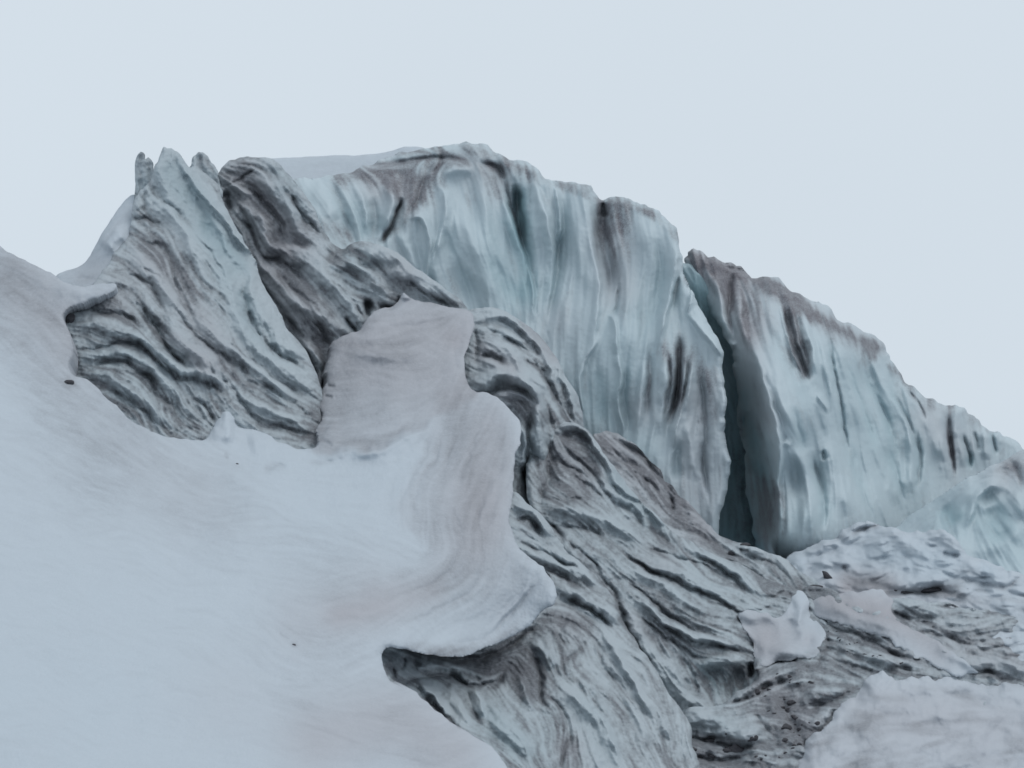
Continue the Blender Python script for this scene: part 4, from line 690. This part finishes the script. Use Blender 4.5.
face = mass('fluted_ice_face', [(372, 640), (400, 630), (450, 640), (505, 615), (520, 590), (505, 545), (500, 500), (512, 490), (524, 500), (538, 510), (550, 526), (562, 542), (580, 560), (598, 578), (610, 592), (618, 606), (624, 622), (630, 634), (640, 648), (652, 665), (662, 682), (672, 696), (680, 708), (690, 722), (692, 742), (700, 768), (725, 905), (490, 905), (440, 760), (390, 712), (370, 670)],
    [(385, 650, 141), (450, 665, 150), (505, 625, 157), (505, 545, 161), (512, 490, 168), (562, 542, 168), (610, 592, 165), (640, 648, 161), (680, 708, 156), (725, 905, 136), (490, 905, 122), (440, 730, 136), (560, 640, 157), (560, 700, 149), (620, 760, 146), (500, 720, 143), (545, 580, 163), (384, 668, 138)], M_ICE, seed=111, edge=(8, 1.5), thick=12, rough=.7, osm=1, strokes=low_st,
    flows=[y1((190, 480), (400, 640), (560, 800)), y1((500, 470), (640, 640), (680, 800)), y1((820, 300), (900, 500), (1040, 700)), y1((520, 30), (720, 120), (880, 260)), y1((300, 420), (320, 480)), y1((740, 560), (860, 760))],
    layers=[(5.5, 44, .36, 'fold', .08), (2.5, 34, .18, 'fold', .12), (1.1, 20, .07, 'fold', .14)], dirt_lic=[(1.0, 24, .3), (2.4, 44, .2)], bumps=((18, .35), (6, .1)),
    dirt=[(y1((700, 520), (800, 640), (840, 760)), 14, -.3), (y1((820, 330), (900, 480), (980, 640)), 12, -.22), (y1((440, 560), (540, 680)), 14, -.2), (y1((230, 500), (330, 590)), 9, -.25), (y1((80, 390), (90, 430)), 8, .6), (y1((100, 420), (130, 480), (190, 490)), 6, .6), (y1((200, 400), (400, 420), (520, 380), (620, 280)), 14, .40), (y1((430, 440), (600, 440)), 20, .35), (y1((650, 250), (760, 300)), 14, .35), (y1((700, 400), (560, 520)), 12, .4), (y1((230, 540), (350, 650)), 4, .55), (y1((380, 660), (520, 768)), 5, .3), (y1((650, 620), (700, 760)), 14, .25), (y1((900, 560), (1024, 768)), 22, .2), (y1((600, 80), (760, 160)), 24, .18), (y1((500, 560), (560, 700)), 18, .14), (y1((560, 450), (620, 520)), 14, .35)],
    KD=.8, dirt_base=.07, blue=[(y1((450, 600), (560, 720)), 26, .3), (y1((780, 560), (840, 700)), 16, .2), (y1((620, 420),), 14, .2)], warm=[(y1((440, 430), (560, 430)), 16, .4), (y1((700, 280),), 20, .3), (y1((700, 700),), 12, .4)])
tag(face, 'fluted grey ice face with a dark hollow directly under the curling snow lip', 'ice face')
# deep shadowed gap behind the two lower bodies
# ================================================================== LOWER RIGHT DIRTY ICE
dr_st = [
 (y2((350, 545), (450, 480), (560, 445), (660, 430)), 6, -.8, 0, 0, 'r'), (y2((340, 570), (450, 510), (560, 470)), 4, .6, .35), (y2((200, 575), (320, 595), (420, 640), (490, 690)), 9, -1.3, 0, 0, 'r'), (y2((190, 680), (250, 660), (330, 670), (400, 690), (470, 690)), 10, 1.4, .8), (y2((210, 720), (300, 740), (430, 730)), 10, 1.1, .8), (y2((470, 560), (480, 620), (540, 690)), 7, .7, .5),
 (y2((540, 510), (570, 560), (580, 640), (640, 700)), 8, .8, .65), (y2((440, 450), (500, 500)), 8, .7, .55), (y2((600, 430), (660, 440), (700, 400)), 5, .7, .6), (y2((500, 420), (560, 405), (620, 430)), 6, 1.0, .75), (y2((620, 500), (700, 520), (760, 500)), 8, -.7, 0, 0, 'r'), (y2((600, 560), (700, 570), (800, 500)), 6, .5, .5), (y2((560, 700), (660, 690), (700, 620), (760, 570)), 6, .8, .7), (y2((640, 600), (720, 600)), 7, -.6, 0, 0, 'r'),
 (y2((640, 210), (690, 270), (760, 300), (850, 330), (950, 380), (1050, 420)), 5, 1.0, .7), (y2((680, 330), (780, 360), (880, 400), (960, 440)), 5, -.6, 0, 0, 'r'), (y2((680, 320), (760, 350), (850, 370)), 4, .6, .45), (y2((830, 360), (900, 390), (1000, 400)), 6, -.7, 0, 0, 'r'), (y2((700, 400), (820, 420), (900, 460)), 4, .6, .4), (y2((900, 410), (960, 420), (980, 460)), 6, .8, .6), (y2((680, 290), (720, 330), (700, 400)), 5, .6, .5),
 (y2((900, 240), (960, 260), (1050, 300)), 5, .8, .45), (y2((920, 200), (1000, 220), (1100, 260)), 6, -.7, 0, 0, 'r'), (z8((540, 700), (640, 690), (760, 710), (900, 720), (1024, 768)), 5, .7, .4), (z8((520, 730), (620, 740), (720, 768)), 5, .6, .4), (z8((560, 670), (700, 670), (850, 690), (1024, 720)), 5, -.6, 0, 0, 'r'), (z8((820, 690), (920, 715)), 4, .5, .5),
 ([(900, 628), (950, 640), (1010, 650), (1100, 655)], 5, .8, .4), ([(920, 640), (970, 660), (1024, 668), (1120, 670)], 6, -.7, 0, 0, 'r'), ([(930, 655), (980, 672), (1024, 680)], 4, .6, .4), ([(960, 628), (1024, 640), (1100, 640)], 4, .5, .3), (y2((600, 150), (620, 190), (690, 160)), 6, 1.2, .7)]
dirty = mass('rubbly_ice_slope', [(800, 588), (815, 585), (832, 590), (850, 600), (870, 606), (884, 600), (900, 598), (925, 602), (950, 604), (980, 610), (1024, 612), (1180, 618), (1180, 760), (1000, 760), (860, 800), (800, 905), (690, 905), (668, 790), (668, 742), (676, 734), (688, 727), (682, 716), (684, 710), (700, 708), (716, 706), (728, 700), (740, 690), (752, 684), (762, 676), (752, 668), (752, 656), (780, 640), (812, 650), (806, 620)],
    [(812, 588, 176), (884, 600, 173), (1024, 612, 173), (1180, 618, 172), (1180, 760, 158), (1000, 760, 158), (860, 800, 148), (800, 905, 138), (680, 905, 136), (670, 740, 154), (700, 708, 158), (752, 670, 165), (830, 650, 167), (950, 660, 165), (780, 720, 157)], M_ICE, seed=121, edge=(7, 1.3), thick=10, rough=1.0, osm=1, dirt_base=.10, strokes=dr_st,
    flows=[y2((350, 550), (560, 440), (660, 430)), y2((660, 300), (900, 400), (1100, 450)), y2((640, 340), (800, 430)), y2((200, 620), (420, 660)), z8((520, 700), (1024, 740)), y2((480, 560), (620, 640))],
    layers=[(4.5, 30, .38, 'fold', .12), (2.2, 22, .22, 'fold', .18), (1.1, 12, .10, 'fold', .18)], dirt_lic=[(1.0, 14, .34), (2.2, 24, .26)], bumps=((14, .3), (5, .2), (2.2, .10)),
    dirt=[(y2((480, 460), (560, 560), (640, 660)), 24, .42), (y2((520, 600), (600, 700)), 20, .4), (y2((250, 720), (450, 740)), 16, .55), (y2((420, 760), (560, 768)), 16, .5), (y2((400, 560), (500, 640)), 18, .25), (y2((700, 300), (850, 400), (1000, 440)), 24, .26), (y2((640, 480), (740, 540)), 20, .3), ([(900, 630), (1100, 650)], 24, .3), ([(700, 780), (760, 820)], 24, .35), (y2((660, 180),), 8, .6)],
    warm=[(y2((500, 500), (640, 640)), 26, .4), ([(900, 640), (1060, 660)], 26, .3), (y2((300, 740),), 30, .2)], blue=[(y2((350, 610),), 12, .2)])
tag(dirty, 'rubbly slope of dark dirt covered ice below the star shaped snow patch at lower right', 'ice slope')

# lower right snow
low_out = [(735, 905), (768, 790), (785, 772), (800, 752), (812, 738), (822, 733), (830, 722), (836, 706), (846, 696), (858, 690), (868, 679), (878, 673), (890, 673),
    (898, 680), (910, 678), (930, 672), (948, 673), (966, 680), (990, 683), (1024, 686), (1180, 690), (1180, 905)]
low = mass('snow_field', low_out, [(735, 905, 128), (1180, 905, 120), (800, 760, 148), (870, 690, 158), (1024, 690, 159), (1180, 690, 160), (950, 760, 148)],
    M_SNOW, seed=5, edge=(16, 1.7), thick=4, rough=2.4, osm=1, drape=(9, [dirty], 1.7), KL=.8, KLD=1,
    flows=[[(740, 800), (850, 770), (1000, 740), (1150, 750)], [(850, 700), (1000, 710), (1150, 700)]],
    strokes=[(y2((820, 500), (870, 470), (930, 480)), 8, -.5, 0, 0, 'r'), (y2((700, 640), (820, 600), (960, 590)), 8, .25, .08, 0, 'r'), ([(820, 745), (880, 728), (960, 730), (1100, 720)], 8, .2, .06, 0, 'r'), ([(850, 712), (920, 700), (1024, 706)], 7, .2, .05, 0, 'r')],
    layers=[(3, 16, .05, 'soft', 0), (8, 24, .16, 'fold', 0)], dirt_lic=[(1.5, 20, .2), (5, 20, .3)], bumps=((30, .3), (9, .3), (4, .12), (2, .04)),
    dirt=[([(740, 790), (840, 745), (1000, 760)], 40, .2), ([(860, 700), (1100, 700)], 16, .08)], warm=[([(800, 770), (900, 730), (1000, 760)], 60, .36), ([(860, 700), (1000, 710), (1100, 740)], 30, .2)])
tag(low, kind='structure')

# ------------------------------------------------------------------ snow patches
star = mass('snow_patch', [(738, 615), (742, 611), (750, 610), (760, 612), (770, 616), (777, 617), (784, 613), (790, 604), (794, 595), (798, 591), (803, 593), (807, 602), (809, 610), (812, 619), (818, 621), (824, 630), (825, 638), (820, 646), (818, 654), (810, 659), (800, 658), (790, 660), (780, 661), (770, 667), (762, 670), (756, 664), (752, 656), (755, 646), (753, 637), (746, 627)],
    [(738, 615, 168), (760, 612, 168.5), (798, 591, 170), (824, 630, 166), (800, 658, 163), (762, 670, 162), (754, 646, 163.5), (785, 635, 165)], M_SNOW, seed=131, edge=(5, .35), thick=3, rough=1.3, drape=(3, [dirty, big], .3), osm=1,
    strokes=[([(798, 594), (801, 610), (800, 628)], 6, -.7, 0, 0, 'r'), ([(790, 618), (790, 634), (797, 642)], 6, .6, .12, 0, 'r'), ([(742, 613), (762, 622), (790, 632)], 7, -.4, 0, 0, 'r'), ([(757, 650), (775, 650), (795, 652)], 6, -.3, 0, 0, 'r')],
    flows=[[(742, 613), (800, 650)]], layers=[(3, 16, .06, 'soft', 0)], bumps=((10, .1), (4, .04)), dirt=[([(770, 640)], 34, .2), ([(745, 620)], 8, .1), ([(760, 668), (800, 660), (820, 650)], 4, .35)], warm=[([(765, 640)], 30, .7), ([(810, 640)], 12, .3)])
tag(star, 'star shaped pinkish snow patch with one white peak resting on the dirty ice', 'snow patch')
tongue = mass('snow_patch', [(805, 606), (813, 600), (824, 597), (836, 591), (850, 588), (868, 590), (884, 594), (894, 600), (890, 608), (896, 617), (912, 627), (928, 638), (946, 649), (962, 659), (976, 668), (982, 674), (966, 675), (948, 669), (930, 662), (910, 653), (890, 644), (870, 636), (850, 628), (830, 619), (816, 613)],
    [(806, 606, 171.5), (850, 588, 173), (912, 612, 170), (976, 668, 162), (896, 642, 165), (830, 622, 168), (880, 615, 169)], M_SNOW, seed=133, edge=(4, .4), thick=2, rough=1.9, osm=1, drape=(3.5, [dirty], .35),
    strokes=[(y2((640, 215), (720, 230), (820, 270), (920, 310), (1020, 370)), 6, -.4, 0, 0, 'r'), (y2((690, 200), (800, 230), (900, 260), (980, 290)), 5, .35, .12)], flows=[[(810, 606), (975, 664)]], layers=[(3, 30, .08, 'soft', 0)], bumps=((10, .1), (4, .05)), dirt=[([(820, 606), (960, 650)], 20, .22)], warm=[([(830, 600), (920, 620)], 22, .8), ([(940, 650)], 20, .4)])
tag(tongue, 'long tapering pinkish snow tongue slanting down right of the star shaped patch', 'snow patch')

# ================================================================== STONES
def stone(x, y, D, rx, ry, seed, label, tilt=0.0, name='stone', mat=M_ROCK, lift=0.0):
    import bmesh
    r = np.random.default_rng(seed); bm = bmesh.new(); bmesh.ops.create_icosphere(bm, subdivisions=4, radius=1)
    k = [r.normal(0, 1, 3) for _ in range(26)]; ph = r.uniform(0, 6, 26)
    ca, sa = math.cos(tilt), math.sin(tilt); s = D / FPX
    cuts = [(v / np.linalg.norm(v), c) for v, c in zip(r.normal(0, 1, (9, 3)), r.uniform(.62, .9, 9))]
    for v in bm.verts:
        c = np.array(v.co)
        for nrm, cc in cuts:
            d = c @ nrm
            if d > cc: c = c - nrm * (d - cc) * .92
        n = sum(math.sin(c @ (q * (1 + i * .25)) * 1.6 + p) / (2 + i * .5) for i, (q, p) in enumerate(zip(k, ph)))
        c = c * (1 + .075 * n)
        X, Zc = c[0] * rx * s, c[2] * ry * s
        v.co = (X * ca + Zc * sa, c[1] * (rx + ry) * .5 * s, -X * sa + Zc * ca)
    me = bpy.data.meshes.new(name); bm.to_mesh(me); bm.free(); me.materials.append(mat)
    for p in me.polygons: p.use_smooth = True
    o = bpy.data.objects.new(name, me); bpy.context.scene.collection.objects.link(o)
    o.location = to_world(x, y, D)
    return tag(o, label, 'stone')
def depth_at(o, x, y):
    """distance of body o along the line of sight, so a stone can be set on it"""
    from mathutils import Vector
    p = to_world(x, y, 1.0) - CAM; d = Vector(p).normalized(); ok, hit, *_ = o.ray_cast(Vector(CAM), d)
    return (hit - Vector(CAM)).length / np.linalg.norm(p) if ok else None
bpy.context.view_layer.update()
for o_, x, y, rx, ry, sd, lb, tl in (
    (snow, 68.5, 383, 6.5, 3.2, 1, 'dark flat stone on the snow slope just below the foot of the ice tower', -.1),
    (snow, 294, 645, 1.9, 1.7, 2, 'tiny dark stone lying alone in the middle of the open snow slope', .2),
    (serac, 75, 364, 5.0, 6.5, 3, 'dark stone wedged at the left edge of the crumpled ice foot', .5),
    (serac, 71, 319, 6, 6.5, 4, 'upper dark stone at the left corner of the crumpled ice foot', .1),
    (snow, 237, 473 - 9, 1.6, 1.0, 5, 'tiny grey stone in the clean snow below the crumpled ice foot', .0),
    (bank, 828, 577, 8.5, 3.6, 6, 'brown slab stone under the snow bank, behind the peak of the star shaped patch', .7),
    (bank, 816, 588, 8.5, 3.4, 7, 'dark slab stone between the stained slab and the pinkish snow tongue', .05),
    (bank, 903, 592, 13, 4.5, 8, 'dark stone at the left end of the dirt band under the snow bank', .2),
    (bank, 938, 591, 19, 3.4, 9, 'long low dark stone at the right end of the dirt band under the snow bank', -.05),
    (slab, 746, 545.5, 5.5, 3.0, 10, 'small dark stone on the crest of the stained slab below the crevasse', .0),
    (slab, 730, 554, 5.0, 2.6, 11, 'small brown stone on the stained slab just left of its crest stone', .1),
    (dirty, 741, 751, 12, 7, 12, 'large black stone at the bottom edge in the dark dirt', .1),
    (dirty, 712, 742, 9, 5, 13, 'black stone left of the large one in the dark dirt at the bottom', -.1),
    (dirty, 792, 703, 5, 3.5, 14, 'small dark stone among the rubble above the lower right snow', .0),
    (dirty, 756, 692, 5, 3.5, 15, 'small dark stone on the rubbly slope near the notch of the banded ridge', .3),
    (dirty, 786, 728, 6, 4.5, 16, 'dark stone in the middle of the rubble left of the lower right snow', -.3)):
    dd = depth_at(o_, x, y)
    if dd is None: print('NO HIT', lb); continue
    stone(x, y, dd + (rx * .15 + (5 if rx > 12 and o_ is bank else -3.5 if o_ is bank else 0)) * dd / FPX, rx, ry, sd, lb, tl)

rs = np.random.default_rng(77)
def scatter(path, spread, count, body, label, group, smin=.9, smax=2.6):
    p = resample(smooth_poly(path, False, 2), 1, False)
    for k in range(count):
        x, y = p[rs.integers(len(p))] + rs.normal(0, spread, 2)
        if y > 790 or x > 975: continue
        dd = depth_at(body, x, y)
        front = [depth_at(q, x, y) for q in (low, snow, star, tongue)]
        if dd is None or any(f is not None and f < dd for f in front): continue
        rx = rs.uniform(smin, smax) ** 1.3; st = stone(x, y, dd + .1 * rx * dd / FPX, rx, rx * rs.uniform(.5, .8), int(rs.integers(1e6)), label, rs.uniform(-.5, .5))
        st['group'] = group
scatter(y2((500, 430), (560, 560), (640, 680)), 9, 30, dirty, 'one of the small dark stones littering the rubble left of the lower right snow', 'small stones in the rubble')
scatter([(690, 740), (740, 752), (800, 748)], 7, 24, dirty, 'one of the dark stones crowded in the dirt along the bottom edge', 'stones in the bottom dirt', 1.2, 3.2)
scatter(y2((700, 300), (850, 380), (1000, 440)), 5, 14, dirty, 'one of the pebbles in the dirt line under the pinkish snow tongue', 'pebbles under the snow tongue', .8, 1.8)

# ================================================================== GROUND AND SKY
n = 60
gx = np.concatenate([np.linspace(-3000, -200, 14), np.linspace(-180, 180, 40), np.linspace(200, 3000, 14)])
gy = np.concatenate([np.linspace(-600, -20, 12), np.linspace(-10, 320, 60), np.linspace(350, 6000, 20)])
GX, GY = np.meshgrid(gx, gy)
gz = np.where(GY < 60, 0, (GY - 60) * .045); gz = np.minimum(gz, 10) + .3 * np.sin(GX * .05) * np.sin(GY * .07) - .3
idx = np.arange(GX.size).reshape(GX.shape)
Q = np.stack([idx[:-1, :-1], idx[:-1, 1:], idx[1:, 1:], idx[1:, :-1]], -1).reshape(-1, 4)
g = make_mesh('ground', np.stack([GX, GY, gz], -1).reshape(-1, 3), Q, np.zeros((GX.size, 3)), M_SNOW)
tag(g, kind='structure')

sc = bpy.context.scene
SUN_EL, SUN_AZ = math.radians(58), math.radians(120)      # azimuth clockwise from +Y
w = bpy.data.worlds.new('World'); sc.world = w; w.use_nodes = True
nt = w.node_tree; bg = nt.nodes['Background']
sky = nt.nodes.new('ShaderNodeTexSky'); sky.sky_type = 'NISHITA'; sky.sun_disc = False
sky.sun_elevation = SUN_EL; sky.sun_rotation = SUN_AZ
mx = nt.nodes.new('ShaderNodeMix'); mx.data_type = 'RGBA'; mx.inputs[0].default_value = .97
# overcast cloud layer: pale, a little brighter overhead
geo = nt.nodes.new('ShaderNodeTexCoord'); sx = nt.nodes.new('ShaderNodeSeparateXYZ'); nt.links.new(geo.outputs['Generated'], sx.inputs[0])
rmp = nt.nodes.new('ShaderNodeValToRGB'); nt.links.new(sx.outputs['Z'], rmp.inputs[0])
SKYK = 10.0
cr = rmp.color_ramp
cr.elements[0].position = 0.0; cr.elements[0].color = (.052, .060, .067, 1)
cr.elements[1].position = 1.0; cr.elements[1].color = (.058, .067, .075, 1)
for p_, c_ in ((.20, (.0628, .0706, .0777)), (.34, (.0640, .0717, .0788))):
    e = cr.elements.new(p_); e.color = (*c_, 1)
nz = nt.nodes.new('ShaderNodeTexNoise'); nz.inputs['Scale'].default_value = 2.5; nz.inputs['Detail'].default_value = 3
nt.links.new(geo.outputs['Generated'], nz.inputs['Vector'])
vm = nt.nodes.new('ShaderNodeMapRange'); vm.inputs[3].default_value = 155; vm.inputs[4].default_value = 168
nt.links.new(nz.outputs['Fac'], vm.inputs[0])
ml = nt.nodes.new('ShaderNodeVectorMath'); ml.operation = 'SCALE'
nt.links.new(rmp.outputs[0], ml.inputs[0]); nt.links.new(vm.outputs[0], ml.inputs['Scale'])
nt.links.new(sky.outputs[0], mx.inputs[6]); nt.links.new(ml.outputs[0], mx.inputs[7])
nt.links.new(mx.outputs[2], bg.inputs[0]); bg.inputs[1].default_value = .065

sl = bpy.data.lights.new('sun', 'SUN'); sl.energy = .9; sl.angle = math.radians(50); sl.color = (1.0, .98, .95)
so = bpy.data.objects.new('sun', sl); sc.collection.objects.link(so)
from mathutils import Vector
dv = Vector((math.sin(SUN_AZ) * math.cos(SUN_EL), math.cos(SUN_AZ) * math.cos(SUN_EL), math.sin(SUN_EL)))
so.rotation_euler = dv.to_track_quat('Z', 'Y').to_euler()

cd = bpy.data.cameras.new('camera'); co = bpy.data.objects.new('camera', cd); sc.collection.objects.link(co)
cd.sensor_width = 36; cd.lens = FPX / W * 36; cd.clip_start = .5; cd.clip_end = 10000
co.location = Vector(CAM); co.rotation_euler = (math.radians(90) + PITCH, 0, 0)
sc.camera = co
sc.view_settings.view_transform = 'Standard'; sc.view_settings.look = 'None'; sc.view_settings.gamma = 1; sc.view_settings.exposure = 0
sc.cycles.diffuse_bounces = 4; sc.cycles.max_bounces = 6; sc.cycles.use_denoising = True
sc.render.filter_size = 1.8
sc.cycles.filter_width = 1.6
print('script %.1fs' % (time.time() - T0))
